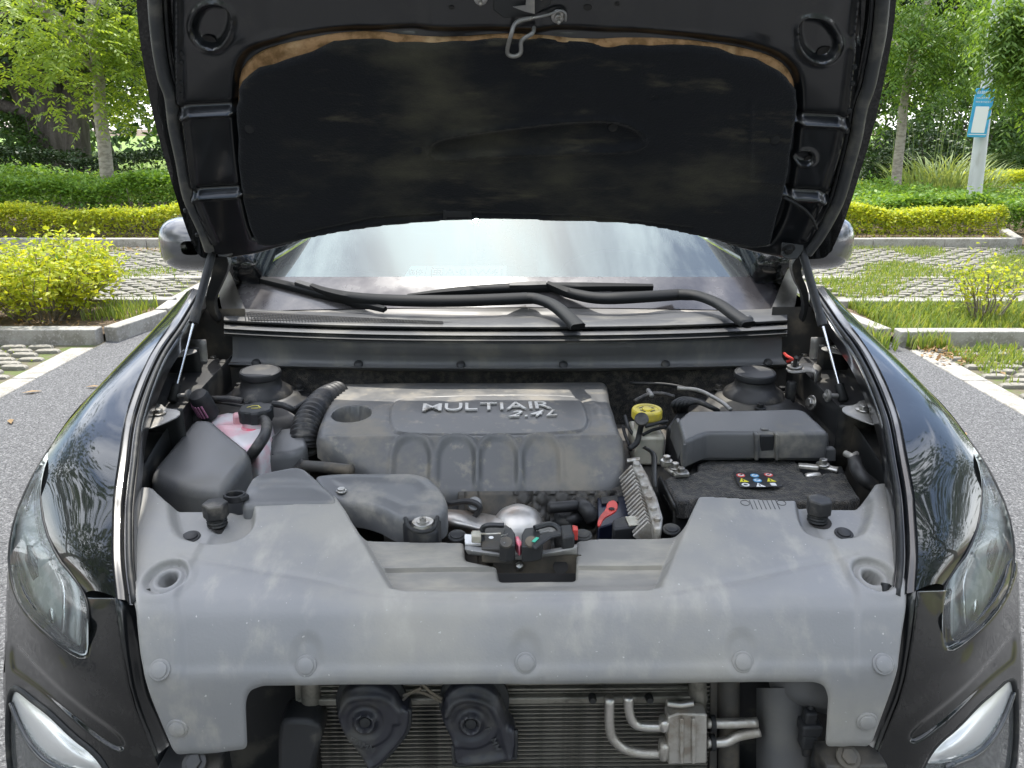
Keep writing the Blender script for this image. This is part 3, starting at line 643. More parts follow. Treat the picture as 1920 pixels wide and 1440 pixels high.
# fallen leaves
fl = None
for k, (u, v) in enumerate([(175, 725), (268, 620), (1808, 815), (1700, 775), (20, 790), (1880, 700), (1680, 690), (60, 735), (1770, 905)]):
    p = W(u, v, z=.012); L_ = random.uniform(.03, .06); m_ = (np.array([(-L_, 0, 0), (0, -L_*.35, .006), (L_, 0, .002), (0, L_*.35, .008)]), [(0, 1, 2), (0, 2, 3)])
    o = obj('fallen_leaf', m_, 'dead_leaf', smooth=0); o.location = p; o.rotation_euler = (0, 0, random.uniform(0, 6)); tag(o, 'dry fallen leaf lying on the grey asphalt', 'leaf', 'fallen leaves on the road')
pts = np.vstack([scatter(160, -6.2, -3.2, 11.15, 11.35, z=.04), scatter(150, 3.0, 3.4, 5.4, 5.9, z=.02), scatter(120, 6.9, 8, 11.2, 12, z=.04), scatter(220, -6, -4.6, 10.6, 11, z=.02), scatter(160, -4.6, -3.2, 6.1, 6.6, z=.07)])
V, Q = leaves(pts, .045, up=3); o = fastmesh('leaf_litter', V, Q, 'dead_leaf'); tag(o, 'scattered brown leaf litter along kerbs and planters', 'leaf litter', kind='stuff')
# ================================================================== the car
dust = (.33, .30, .25)
pmat('black_paint', (.004, .0045, .005), .30, spec=.08, coat=1, coat_rough=.025, var=((.012, .012, .012), 30, .5, .75, 5))
pmat('under_paint', (.0035, .0045, .006), .30, coat=.8, coat_rough=.08, var=((.02, .019, .017), 9, .55, .78, 7), rvar=.3)
pmat('cover_plastic', (.225, .227, .230), .42, spec=.5, var=((.31, .298, .268), 3.4, .38, .68, 11), var2=((.36, .345, .31), 16, .50, .76, 12, (1, .55, .55)), var3=((.50, .49, .47), 110, .72, .78, 2), bump=(240, .22, .0012), rvar=.25)
pmat('dirty_cover', (.235, .228, .21), .55, spec=.4, var=((.37, .345, .29), 9, .42, .66, 9, (.5, 1.6, 1)), bump=(500, .12, .001), rvar=.3)
pmat('engine_plastic', (.105, .106, .107), .40, spec=.5, var=((.225, .205, .172), 7, .46, .68, 9), var2=((.20, .185, .155), 34, .54, .70, 9), bump=(400, .15, .001), rvar=.4)
pmat('duct_plastic', (.135, .137, .14), .40, spec=.5, var=((.28, .265, .235), 10, .48, .70, 9), bump=(400, .12, .001), rvar=.35)
pmat('box_plastic', (.112, .113, .115), .38, spec=.5, var=((.16, .155, .14), 5, .46, .72, 9), bump=(350, .15, .001), rvar=.3)
pmat('fuse_plastic', (.080, .081, .083), .40, spec=.5, var=((.20, .188, .16), 9, .50, .70, 9), bump=(350, .15, .001), rvar=.35)
pmat('dark_plastic', (.022, .023, .025), .5, spec=.4, var=((.08, .075, .065), 14, .52, .72, 7), rvar=.25)
pmat('rubber', (.016, .017, .018), .55, spec=.35, var=((.06, .057, .05), 20, .52, .74, 6))
pmat('hose_rubber', (.020, .020, .021), .5, var=((.11, .10, .085), 22, .50, .72, 6))
pmat('seal_rubber', (.045, .047, .050), .5, spec=.4, var=((.13, .125, .11), 11, .46, .7, 7, (.5, 1, 1)))
pmat('cowl_plastic', (.12, .122, .125), .46, var=((.19, .185, .165), 12, .46, .72, 7, (1, 1, .35)), rvar=.3)
pmat('cowl_panel', (.10, .095, .088), .45, var=((.30, .28, .25), 8, .44, .68, 8, (.5, 1, 1)), rvar=.3)
pmat('steel_black', (.018, .019, .020), .42, spec=.5, var=((.10, .088, .07), 9, .50, .72, 8), rvar=.4)
pmat('steel_dusty', (.05, .047, .043), .55, var=((.16, .135, .10), 10, .44, .68, 8), rvar=.3)
pmat('bracket_steel', (.26, .255, .245), .42, metal=.4, var=((.38, .36, .32), 18, .45, .7, 6))
pmat('alu', (.60, .58, .54), .38, metal=.9, var=((.40, .37, .32), 16, .45, .7, 7), bump=(90, .15, .001), rvar=.3)
pmat('cast_alu', (.52, .50, .46), .55, metal=.75, var=((.34, .30, .25), 25, .42, .66, 8), bump=(160, .4, .002))
pmat('shield_alu', (.60, .57, .53), .42, metal=.8, var=((.62, .45, .33), 9, .42, .64, 7), bump=(110, .3, .002))
pmat('bolt_steel', (.45, .44, .42), .32, metal=.9, var=((.28, .25, .2), 60, .45, .7, 4))
pmat('rod_steel', (.65, .66, .68), .15, metal=1)
pmat('felt', (.010, .011, .0135), .95, spec=.2, var=((.070, .066, .046), 3.0, .48, .74, 9, (.7, 1.5, 1.5)), var2=((.075, .068, .047), 14, .56, .76, 10, (.35, 1.5, 1.5)), bump=(260, .8, .003), sheen=.15)
pmat('felt_fuzzy', (.030, .029, .028), .98, spec=.1, var=((.09, .08, .066), 60, .42, .66, 8), bump=(330, 1.0, .006), sheen=.2)
pmat('tan_foam', (.40, .24, .12), .95, spec=.1, var=((.22, .13, .06), 25, .44, .62, 8), var2=((.52, .36, .20), 12, .5, .7, 6), bump=(120, .9, .004))
pmat('tank_plastic', (.72, .69, .70), .35, var=((.74, .46, .50), 11, .44, .62, 4), sss=.25)
pmat('coolant_pink', (.75, .10, .17), .35, var=((.70, .40, .43), 14, .42, .62, 3), sss=.2)
pmat('reservoir_plastic', (.42, .40, .33), .4, var=((.28, .26, .2), 14, .45, .65, 6), sss=.2)
pmat('yellow_cap', (.62, .50, .04), .45, var=((.42, .34, .06), 30, .45, .65, 6))
pmat('yellow_print', (.62, .55, .08), .5); pmat('white_print', (.75, .75, .74), .5); pmat('red_print', (.62, .10, .09), .5); pmat('blue_print', (.10, .32, .55), .5); pmat('yellow_label', (.72, .66, .05), .5); pmat('label_dark', (.035, .035, .038), .35, var=((.09, .085, .08), 40, .5, .7, 6))
pmat('silver_letter', (.62, .61, .58), .35, metal=.35, var=((.36, .33, .28), 40, .48, .7, 6))
pmat('red_plastic', (.55, .05, .04), .45, var=((.35, .04, .03), 30, .45, .65, 5)); pmat('blue_plastic', (.02, .10, .30), .4); pmat('navy_plastic', (.012, .016, .035), .4); pmat('purple_plastic', (.42, .18, .30), .45); pmat('green_paint', (.05, .45, .30), .5)
pmat('fin_alu', (.26, .245, .21), .5, metal=.5, var=((.14, .13, .11), 30, .45, .65, 6)); pmat('fin_dark', (.018, .016, .015), .8)
pmat('horn_plastic', (.020, .021, .028), .36, var=((.06, .058, .052), 16, .48, .72, 7), rvar=.2)
pmat('lamp_silver', (.75, .76, .77), .16, metal=.9, var=((.55, .56, .57), 120, .45, .6, 2)); pmat('lamp_white', (.80, .82, .82), .25); pmat('lamp_dark', (.03, .033, .036), .25, coat=.5); pmat('lamp_grey', (.42, .46, .455), .35, var=((.60, .63, .62), 40, .45, .6, 3)); pmat('wiper_black', (.010, .011, .012), .6, spec=.15); pmat('groove', (.06, .06, .062), .6)
pmat('lamp_sky_sheen', (.80, .81, .80), .32, metal=.55)  # pale tone stands in for sky mirrored on the lens
pmat('carpet_dark', (.02, .02, .022), .9); pmat('dash_plastic', (.030, .032, .034), .75, var=((.05, .05, .05), 5, .4, .6, 4)); pmat('tyre', (.02, .02, .02), .85); pmat('rim_metal', (.45, .45, .46), .3, metal=.9)
pmat('frit', (.035, .033, .036), .16, ior=1.75, var=((.15, .14, .135), 3.2, .42, .72, 8), rvar=.2)
pmat('card', (.62, .90, .90), .5)
pmat('card_ink', (.05, .12, .13), .5); pmat('mirror_cover', (.10, .10, .105), .25, coat=1, coat_rough=.04)
def glassmat(name, tint, ior, rough=.0, haze=0, gcol=(1, 1, 1)):
    m = bpy.data.materials.new(name); m.use_nodes = True; t = m.node_tree; t.nodes.clear(); MATS[name] = m
    o = t.nodes.new('ShaderNodeOutputMaterial'); tr = t.nodes.new('ShaderNodeBsdfTransparent'); tr.inputs[0].default_value = (*tint, 1)
    g = t.nodes.new('ShaderNodeBsdfGlossy'); g.inputs['Roughness'].default_value = rough; g.inputs[0].default_value = (*gcol, 1); fr = t.nodes.new('ShaderNodeFresnel'); fr.inputs[0].default_value = ior
    mx = t.nodes.new('ShaderNodeMixShader'); t.links.new(fr.outputs[0], mx.inputs[0]); t.links.new(tr.outputs[0], mx.inputs[1]); t.links.new(g.outputs[0], mx.inputs[2]); last = mx
    if haze:
        d = t.nodes.new('ShaderNodeBsdfDiffuse'); d.inputs[0].default_value = (.6, .62, .62, 1); m2 = t.nodes.new('ShaderNodeMixShader'); m2.inputs[0].default_value = haze
        t.links.new(mx.outputs[0], m2.inputs[1]); t.links.new(d.outputs[0], m2.inputs[2]); last = m2
    t.links.new(last.outputs[0], o.inputs[0]); return m
glassmat('lens_clear', (.93, .96, .95), 1.5, .02, .10); glassmat('windscreen_glass', (.70, .82, .80), 2.45, .0, .05, (.86, 1, .985)); glassmat('dark_glass', (.12, .13, .13), 1.7)

CAR = empty('car', tuple(to_world((0, CARY, 0))), YAW); tag(CAR, 'black car with its bonnet raised and engine bay open, grille gone', 'car')
OFF = V3(0, CARY, 0)
def part(name, m, mat, parent=None, **k): return obj(name, m, mat, parent or CAR, off=OFF, **k)
def group_part(name):     # a part that is only a holder of its pieces sits at the car's origin
    o = empty(name); o.parent = CAR; return o
HZ = Frame((0, 0, 0), (1, 0, 0), (0, 1, 0))
def plane_z(a, b, c):      # plane through three points -> z(x, y)
    n = np.cross(np.asarray(b)-a, np.asarray(c)-a); return lambda X, Y: a[2]-(n[0]*(X-a[0])+n[1]*(Y-a[1]))/n[2]
def onz(pts, zf): return np.array([HZ.on(u, v, zf) for u, v in pts])
def const(z): return lambda X, Y: np.full(np.shape(X), float(z))
def tps(ctrl, reg=1e-5):
    """thin plate spline through (u, v, value)"""
    A = np.asarray(ctrl, float); P = A[:, :2]/500.; n = len(P)
    def k(r2): return np.where(r2 > 1e-12, r2*np.log(r2+1e-12), 0)
    K = k(((P[:, None]-P[None])**2).sum(2))+np.eye(n)*reg; B = np.hstack([np.ones((n, 1)), P])
    S_ = np.linalg.solve(np.block([[K, B], [B.T, np.zeros((3, 3))]]), np.concatenate([A[:, 2], np.zeros(3)]))
    def f(U, V_):
        Q = np.stack([np.ravel(U), np.ravel(V_)], 1)/500.; r = k(((Q[:, None]-P[None])**2).sum(2))@S_[:n]+S_[n]+Q@S_[n+1:]
        return r.reshape(np.shape(U))
    return f
def zd(c):     # control (u, v, z) -> (u, v, range along the view ray)
    return [(u, v, (CZ-z)/(SP+(v-720)/F*CP)) for u, v, z in c]
def patch_px(outline, df, cell=6, feat=None, holes=(), skirt=0.):
    """surface measured off the photograph: outline and ranges in, car-frame mesh out"""
    FR = Frame((0, 0, 0), (1, 0, 0), (0, 1, 0))
    P, f = relief(FR, outline, cell, lambda X, Y: df(X, Y)+(feat(X, Y) if feat else 0), holes=holes)
    out = np.array([C(u, v, d=t) for u, v, t in P]); return out, f
def both(fn):      # build a left piece and its mirror image
    for s in (1, -1): fn(lambda P: np.asarray(P)*np.array([s, 1, 1]), s)
def bolt(name, c, r, h, axis, mat='bolt_steel', parent=None, washer=1.6):
    x, y, a = frame_of(axis); hexa = [np.asarray(c)+x*r*math.cos(t)+y*r*math.sin(t) for t in np.arange(6)*math.pi/3]
    m = join(lathe([(r*washer, -.001), (r*washer, r*.25), (r*1.1, r*.35)], c, axis, 16), prism([q+a*r*.3 for q in hexa], a*h))
    return part(name, m, mat, parent, bevel=r*.1)
# ---------------------------------------------------------------- radiator cover panel
TH = R(30); FC = Frame((0, 1.15, .9), (1, 0, 0), (0, math.cos(TH), math.sin(TH)))
_pp = crom([(1.46, .962), (1.37, .955), (1.256, .937), (1.13, .913), (1.092, .897), (1.069, .868), (1.048, .83), (1.034, .79), (1.030, .64)], 6)
_ps = np.array([((y-1.15)*math.cos(TH)+(z-.9)*math.sin(TH), -(y-1.15)*math.sin(TH)+(z-.9)*math.cos(TH)) for y, z in _pp]); _o = np.argsort(_ps[:, 0]); _ps = _ps[_o]
def fc_base(X, Y): return np.interp(Y, _ps[:, 0], _ps[:, 1])+0*X
def fcq(u, v): return FC.on(u, v, fc_base)
def fcp(l): return np.array([fcq(u, v) for u, v in l])
fc_out = roundpoly(fcp([(247, 914), (284, 915), (312, 942), (330, 947), (430, 945), (444, 950), (462, 937), (627, 927), (655, 967), (674, 996), (868, 1000), (871, 1034), (932, 1046), (935, 1069), (1083, 1069), (1083, 1000), (1094, 994), (1262, 990), (1287, 982), (1312, 929), (1390, 934), (1493, 938), (1546, 944), (1612, 944), (1630, 926), (1642, 908), (1687, 906), (1692, 987), (1699, 1040), (1699, 1110), (1690, 1190), (1683, 1250), (1668, 1300), (1632, 1398), (1550, 1396), (1556, 1300), (1548, 1280), (1530, 1274), (960, 1277), (490, 1281), (466, 1290), (458, 1310), (461, 1399), (400, 1408), (327, 1413), (284, 1310), (264, 1230), (257, 1150), (247, 1100), (244, 1000)]), .007, 3)
rec_c = fcp([(622, 905), (655, 967), (692, 1030), (732, 1099), (760, 1104), (1215, 1104), (1238, 1099), (1285, 985), (1320, 905)])
rec_c[:1, 1] += .1; rec_c[-1:, 1] += .1
rec_l = chaikin(fcp([(316, 915), (322, 985), (345, 1016), (440, 1018), (478, 985), (470, 935), (440, 915)]), 2); rec_r = chaikin(fcp([(1492, 915), (1500, 985), (1530, 1008), (1605, 1010), (1630, 985), (1636, 915)]), 2)
wl, wr = fcq(313, 1084), fcq(1638, 1078)
cr_l, cr_r = fcp([(332, 1120), (340, 1180), (352, 1300), (362, 1412)]), fcp([(1608, 1115), (1606, 1180), (1598, 1300), (1590, 1400)])
sw_l, sw_r = fcp([(345, 1045), (560, 1080), (720, 1115), (960, 1122)]), fcp([(1600, 1040), (1400, 1085), (1230, 1115), (960, 1122)])
dm = [fcq(575, 1232), fcq(985, 1227), (fcq(1391, 1224))]
def fc_h(X, Y):
    h = fc_base(X, Y)
    w = sstep(-sdf(X, Y, rec_c)/.016+.35); h = h-.030*w
    h = h+w*(.004*np.sin((Y-.02)*190)*sstep((.045-np.abs(Y+.02))/.02))
    st = fcq(790, 1047)[1]; h = h-w*.008*sstep((st-Y)/.006)*sstep((Y-st+.07)/.02)
    for r in (rec_l, rec_r): h = h-.026*sstep(-sdf(X, Y, r)/.016+.4)
    for c in (wl, wr):
        r = np.hypot(X-c[0], (Y-c[1])*.9); h = h-.016*sstep((.036-r)/.010)+.005*sstep((.030-r)/.01)*sstep((r-.014)/.004)-.03*sstep((.0135-r)/.003)+.002*sstep((.052-r)/.016)
    for c in (cr_l, cr_r): h = h+.005*sstep((pdist(X, Y, c, False)[1]-X)*(1 if c is cr_l else -1)/.012+.5)
    for c in (sw_l, sw_r): d = pdist(X, Y, c, False)[0]; h = h-.0025*np.exp(-(d/.006)**2)
    for c in dm: r = np.hypot(X-c[0], (Y-c[1])*.8); h = h-.005*sstep((.030-r)/.016)
    h = h+.0012*np.sin(X*9+Y*14)+.0008*np.sin(X*31-Y*22)
    return h
FCO = part('radiator_cover', relief(FC, fc_out, .0028, fc_h, skirt=.006, edge=.004), 'cover_plastic', smooth=60)
FCO.data.materials.append(M('dirty_cover'))       # dust lies caked in the middle recess
_n = len(FCO.data.polygons); _c3 = np.zeros(_n*3); FCO.data.polygons.foreach_get('center', _c3); _c3 = _c3.reshape(-1, 3)+OFF-FC.o
FCO.data.polygons.foreach_set('material_index', (sdf(_c3@FC.ex, _c3@FC.ey, rec_c) < -.010).astype(np.int32))
def fc_pt(u, v):
    q = FC.on(u, v, fc_h); e = .004; X = np.array([q[0], q[0]+e, q[0]]); Y = np.array([q[1], q[1], q[1]+e]); h = fc_h(X, Y)
    n = unit(FC.en-FC.ex*(h[1]-h[0])/e-FC.ey*(h[2]-h[0])/e); return FC.P(q, h[0]), n
for u, v in [(358, 1007), (300, 1256), (574, 1248), (985, 1243), (1392, 1241), (1655, 1245), (333, 1365), (1625, 1352), (1582, 1001), (857, 1005), (1093, 1004), (1259, 993)]:
    p, n = fc_pt(u, v)
    part('push_clip', lathe([(.0165, -.001), (.0165, .0018), (.0155, .0028), (.0125, .003), (.0122, .0052), (.010, .0062), (0, .0064)], p, n, 20), 'dark_plastic' if v < 1020 else 'cover_plastic', FCO, smooth=35)
for u, v in [(408, 985), (1532, 978)]:       # hexagonal bonnet rest buffers on threaded stems
    p, n = fc_pt(u, v); x, y, a = frame_of((0, 0, 1)); hx = [p+V3(0, 0, .018)+x*.0235*math.cos(t)+y*.0235*math.sin(t) for t in np.arange(6)*math.pi/3+.3]
    thr = [(.0185 if i % 2 else .0165, i*.003) for i in range(7)]
    bf = part('bonnet_buffer', prism(hx, (0, 0, .028)), 'hose_rubber', FCO, bevel=.003)
    part('threaded_stem', lathe(thr, p, (0, 0, 1), 18), 'rubber', bf, smooth=60); part('stem_hole', lathe([(.021, .0006), (.021, .0012), (0, .0014)], p+V3(.004, -.002, 0), n, 20), 'fin_dark', bf)
# grille emblem pressed into the cover: seven slots between two round lamps
for i in range(7):
    u0, u1 = 1405+i*8, 1411+i*8.4; a, na = fc_pt(u0+i*.2, 938); b_, nb = fc_pt(u1+1, 955); part('emblem_slot', beam(a-na*.0004, b_-nb*.0004, .0019, .0016, na), 'groove', FCO, bevel=.0005)
for u in (1397, 1465):
    p, n = fc_pt(u, 943); x, y, a = frame_of(n); part('emblem_ring', tube([p+n*.0003+x*.008*math.cos(t)+y*.008*math.sin(t) for t in np.linspace(0, 2*math.pi, 21)[:-1]], .0007, n=5, closed=True), 'groove', FCO)
# ---------------------------------------------------------------- fenders, flanges
inn = [(363, 540, 1.18), (325, 600, 1.155), (287, 653, 1.125), (260, 707, 1.10), (240, 760, 1.075), (230, 800, 1.06), (222, 857, 1.035), (213, 920, 1.005), (210, 960, .985), (209, 1043, .95), (217, 1120, .915)]
shl = [(337, 577, -.945), (253, 663, -.94), (200, 710, -.935), (150, 760, -.935), (113, 807, -.935), (88, 850, -.932)]
hlb = [(78, 890, .978), (75, 932, .95), (83, 992, .925), (108, 1050, .913), (160, 1112, .892)]
IN = [C(u, v, z=z) for u, v, z in inn]; OUTER = [C(u, v, x=x) for u, v, x in shl]+[C(u, v, z=z) for u, v, z in hlb]
def fender(s_, sg):
    rows = []
    for i, (a, b_) in enumerate(zip(IN, OUTER)):
        m1, m2 = a*.66+b_*.34, a*.30+b_*.70; bu = .012 if i < 6 else .007; m1 = m1+V3(-.002, 0, bu); m2 = m2+V3(-.004, 0, bu*1.1)
        rows.append(s_([a, m1, m2, b_]))
    f = part('fender', loft(rows, 6, 6, relax=14), 'black_paint', solid=0, smooth=180)
    side = []
    for a in OUTER[:6]: side.append(s_([a, a+V3(-.012, 0, -.05), a+V3(-.012, 0, -.16), V3(a[0]+.015, a[1], .78), V3(a[0]+.0, a[1], .70)]))
    part('fender_side', loft(side, 4, 4), 'black_paint', f, smooth=180)
    fl = []
    for k, a in enumerate(IN):
        i = min(k, 10); w = np.interp(k, [0, 4, 10], [.030, .034, .036])
        fl.append(s_([a, a+V3(.004, 0, -.003), a+V3(w*.45, 0, -.006), a+V3(w*.55, 0, -.014), a+V3(w, 0, -.016), a+V3(w+.002, 0, -.05)]))
    part('fender_flange', loft(fl, 3, 5), 'under_paint', f, smooth=50)
    part('seal_strip', tube(s_([a+V3(w_, 0, -.010) for a, w_ in zip(IN, np.interp(range(11), [0, 4, 10], [.024, .027, .028]))]), .005, n=6, k=5), 'rubber', f, smooth=180)
both(fender)
# ---------------------------------------------------------------- headlamps
hl_out = [(108, 822), (86, 866), (77, 905), (76, 935), (84, 992), (106, 1046), (136, 1080), (156, 1108), (164, 1135), (166, 1170), (166, 1222), (158, 1233), (129, 1219), (86, 1187), (52, 1152), (30, 1118), (20, 1075), (17, 1036), (28, 971), (54, 907), (86, 850)]
hl_c = zd([(108, 822, 1.004), (82, 876, .983), (75, 932, .95), (82, 992, .925), (103, 1044, .914), (134, 1078, .905), (156, 1108, .893), (164, 1135, .880), (166, 1175, .850), (166, 1222, .800), (158, 1233, .793), (129, 1218, .797), (86, 1186, .808), (52, 1151, .815), (30, 1117, .822), (20, 1075, .845), (16, 1036, .872), (27, 971, .92), (54, 906, .962)])
hl_f = tps(hl_c); hlo = chaikin(hl_out, 1)
def grow(poly, k): c = np.mean(poly, 0); P = np.asarray(poly, float); d = P-c; return P+d/np.linalg.norm(d, axis=1)[:, None]*k
def headlamp(s_, sg):
    hp = group_part('headlamp')
    def pp(o, extra, cell, feat=None): P, f = patch_px(o, lambda X, Y: hl_f(X, Y)+extra, cell, feat); return s_(P), f
    part('lens', pp(hlo, -.001, 5), 'lens_clear', hp, smooth=180)
    part('housing', pp(grow(hlo, -1), .030, 5, lambda X, Y: .02*np.sin(X*.05)*np.sin(Y*.03)-.030*sstep((7-sdf(X, Y, hlo)*-1)/7)), 'lamp_grey', hp, smooth=60)
    def ribbon(px, w, dep, mat, nm, th=.004):
        P = crom(px, 6); T = np.gradient(P, axis=0); T /= np.linalg.norm(T, axis=1)[:, None]; Nn = np.stack([-T[:, 1], T[:, 0]], 1); ww = np.interp(np.linspace(0, 1, len(P)), np.linspace(0, 1, len(w)), w)[:, None]
        a, b_ = P+Nn*ww, P-Nn*ww; cc = np.vstack([hl_f(q[:, 0], q[:, 1]) for q in (a, P, b_)])
        rows = [s_([C(*q, d=t+dep+e) for q, t in zip(pt_, c_)]) for pt_, c_, e in ((a, cc[0], .006), (P, cc[1], -.002), (b_, cc[2], .006))]
        part(nm, grid(rows), mat, hp, smooth=180, solid=.003)
    ribbon([(95, 862), (84, 925), (93, 995), (118, 1048), (140, 1095), (147, 1140), (146, 1205)], [2, 6, 9, 9, 9, 8, 6], .008, 'lamp_white', 'daylight_strip')
    ribbon([(80, 885), (66, 940), (76, 1005), (100, 1056), (118, 1095), (121, 1140), (118, 1192)], [1, 3, 4, 4.5, 5, 5, 4], .012, 'lamp_silver', 'chrome_strip')
    ribbon([(66, 905), (50, 960), (50, 1020), (70, 1075), (92, 1120), (98, 1170)], [1, 7, 11, 13, 12, 5], .024, 'lamp_silver', 'reflector')
    ribbon([(52, 915), (35, 975), (31, 1035), (45, 1090), (68, 1140)], [1, 3, 4, 4, 2], .02, 'lamp_dark', 'side_marker')
    rim = [C(u, v, d=float(hl_f(np.array([u]), np.array([v]))[0])-.001) for u, v in grow(hlo, 1.5)]
    part('lens_gasket', tube(s_(rim), .0022, n=5, closed=True), 'rubber', hp, smooth=180)
both(headlamp)
# ---------------------------------------------------------------- bumper corners
bm_out = chaikin([(166, 1121), (200, 1121), (217, 1121), (217, 1121), (220, 1147), (230, 1220), (245, 1307), (280, 1393), (312, 1470), (335, 1530), (330, 1620), (150, 1640), (20, 1600), (18, 1500), (15, 1440), (8, 1337), (5, 1272), (9, 1208), (11, 1122), (15, 1056), (30, 1062), (42, 1104), (62, 1138), (94, 1172), (129, 1203), (148, 1214), (152, 1206), (153, 1170), (152, 1140), (146, 1116)], 1)
bm_c = zd([(217, 1120, .915), (222, 1160, .885), (230, 1220, .835), (245, 1307, .755), (280, 1393, .668), (312, 1470, .60), (168, 1180, .846)])+[(17, 1062, 1.462), (12, 1122, 1.478), (11, 1208, 1.478), (6, 1272, 1.474), (9, 1337, 1.478), (17, 1440, 1.485), (18, 1520, 1.49), (60, 1200, 1.385), (120, 1260, 1.322), (60, 1270, 1.40), (180, 1320, 1.292), (100, 1400, 1.368), (220, 1450, 1.30), (150, 1600, 1.36), (330, 1600, 1.30)]
bm_f = tps(bm_c+[c for c in hl_c if c[0] < 130 or c[1] < 1140], 1.5e-3)
hole_b = chaikin([(18, 1300), (30, 1286), (67, 1316), (97, 1338), (140, 1381), (177, 1408), (203, 1442), (225, 1500), (180, 1560), (60, 1560), (24, 1480), (14, 1390)], 2)
slot_b = chaikin([(17, 1215), (24, 1205), (38, 1207), (62, 1236), (110, 1285), (165, 1330), (213, 1364), (236, 1386), (238, 1404), (222, 1412), (180, 1386), (120, 1336), (70, 1292), (30, 1264), (20, 1256)], 2)
def bm_feat(X, Y):
    s1 = sdf(X, Y, slot_b); f = .006*sstep(-s1/9)+.010*sstep((3-sdf(X, Y, hlo))/6)
    l = pdist(X, Y, [(12, 1100), (60, 1190), (120, 1245), (200, 1290), (240, 1320)], False)[0]; return f-.0018*np.exp(-(l/24)**2)+.010*np.exp(-((sdf(X, Y, hole_b)-9)/7)**2)*0
def bumper(s_, sg):
    P, f = patch_px(bm_out, bm_f, 3.2, bm_feat, holes=[hole_b]); b_ = part('front_bumper', (s_(P), f), 'black_paint', solid=.004*sg, smooth=180)
    ed = [(217, 1121), (220, 1147), (230, 1220), (245, 1307), (280, 1393), (312, 1470)]; P0 = [C(u, v, d=float(bm_f(np.array([u*1.]), np.array([v*1.]))[0])) for u, v in ed]
    rows = [s_([p, p+V3(.006, .004, -.002), p+V3(.016, .020, -.004), p+V3(.022, .024, -.004), p+V3(.032, .034, -.008), p+V3(.034, .070, -.02)]) for p in P0]
    part('bumper_flange', loft(rows, 3, 5), 'under_paint', b_, smooth=50)
    part('rubber_edge', tube(s_([p+V3(.034, .030, -.004) for p in P0]), .007, n=7, k=5), 'rubber', b_, smooth=180)
    sdp = [C(u, v, d=float(bm_f(np.array([u*1.]), np.array([v*1.]))[0])) for u, v in [(17, 1062), (12, 1122), (11, 1208), (6, 1272), (9, 1337), (17, 1440), (18, 1500)]]
    part('bumper_side', loft([s_([p, p+V3(-.006, .03, 0), p+V3(-.004, .10, 0), p+V3(.0, .2, 0)]) for p in sdp], 3, 3), 'black_paint', b_, smooth=180)
    # main lamp behind the opening
    lo = group_part('main_headlamp')
    shp = chaikin([(22, 1296), (36, 1296), (67, 1320), (97, 1342), (140, 1385), (177, 1412), (203, 1446), (150, 1446), (100, 1428), (67, 1398), (43, 1360), (26, 1322)], 1)
    def lamp(o, d0, feat=None): P, f = patch_px(o, lambda X, Y: bm_f(X, Y)+d0, 5, feat); return s_(P), f
    part('shelf_sky_sheen', lamp(grow(shp, 5), .006, lambda X, Y: -.018*sstep(-sdf(X, Y, shp)/30)), 'lamp_sky_sheen', lo, smooth=180)  # sky reflection of the lens, built in as a pale silver band
    part('bezel', tube(s_([C(u, v, d=float(bm_f(np.array([u]), np.array([v]))[0])+.002) for u, v in hole_b]), .006, n=6, closed=True), 'rubber', lo, smooth=180)
    part('shelf_edge', tube(s_([C(u, v, d=float(bm_f(np.array([u*1.]), np.array([v*1.]))[0])-.004) for u, v in [(20, 1318), (38, 1362), (64, 1404), (100, 1436), (160, 1458)]]), [.004, .008], n=6, k=4), 'lamp_dark', lo, smooth=180)
    part('lamp_bowl', lamp(grow(hole_b, 6), .035), 'lamp_silver', lo, smooth=180)
    part('lens', lamp(grow(hole_b, 3), .008, lambda X, Y: -.01*sstep(-sdf(X, Y, hole_b)/40)+.012*sstep(-sdf(X, Y, shp)/4)), 'lens_clear', lo, smooth=180)
both(bumper)
# ---------------------------------------------------------------- bonnet (raised)
HO = Frame((0, 2.05, 1.28), (1, 0, 0), (0, -.478, .878))
def hpx(l, h=0): return np.array([HO.px(u, v, h) for u, v in l])
def h_crown(X, Y): return -.045*(1-np.clip(np.abs(X)/.78, 0, 1)**2)+.12*np.clip((Y-.80)/.22, 0, 1)**2
sil_l = [(245, 0), (250, 60), (258, 110), (268, 170), (283, 240), (300, 300), (318, 360), (340, 430), (362, 485), (378, 498)]
sil_r = [(1690, 0), (1685, 60), (1668, 150), (1645, 250), (1620, 330), (1598, 400), (1575, 460), (1558, 490), (1543, 498)]
rear = [(420, 497), (480, 489), (600, 462), (750, 447), (802, 445), (812, 440), (823, 438), (834, 440), (844, 444), (960, 441), (1068, 443), (1079, 439), (1090, 438), (1101, 440), (1112, 445), (1230, 453), (1330, 469), (1430, 489), (1490, 498)]
a = hpx(sil_l); b_ = hpx(sil_r); r_ = hpx(rear); x0, x1, y1 = a[0][0], b_[0][0], a[0][1]
front = np.array([(x1-.01, y1+.12), (x1-.05, y1+.24), (x1-.14, y1+.33), (x1-.35, y1+.375), (0, y1+.385), (x0+.35, y1+.375), (x0+.14, y1+.33), (x0+.05, y1+.24), (x0+.01, y1+.12)])
ho_out = chaikin(np.vstack([a[::-1][::-1], r_, b_[::-1], front]), 1)
HOOD = part('bonnet', relief(HO, ho_out, .010, lambda X, Y: h_crown(X, Y)-.040+.028*np.clip(np.abs(X)/.80-.75, 0, 1)*2, skirt=.004), 'black_paint', smooth=60)
HOOD['label'] = 'raised black bonnet seen from its underside'
def hh_at(q): return float(h_crown(np.array([q[0]]), np.array([q[1]]))[0])
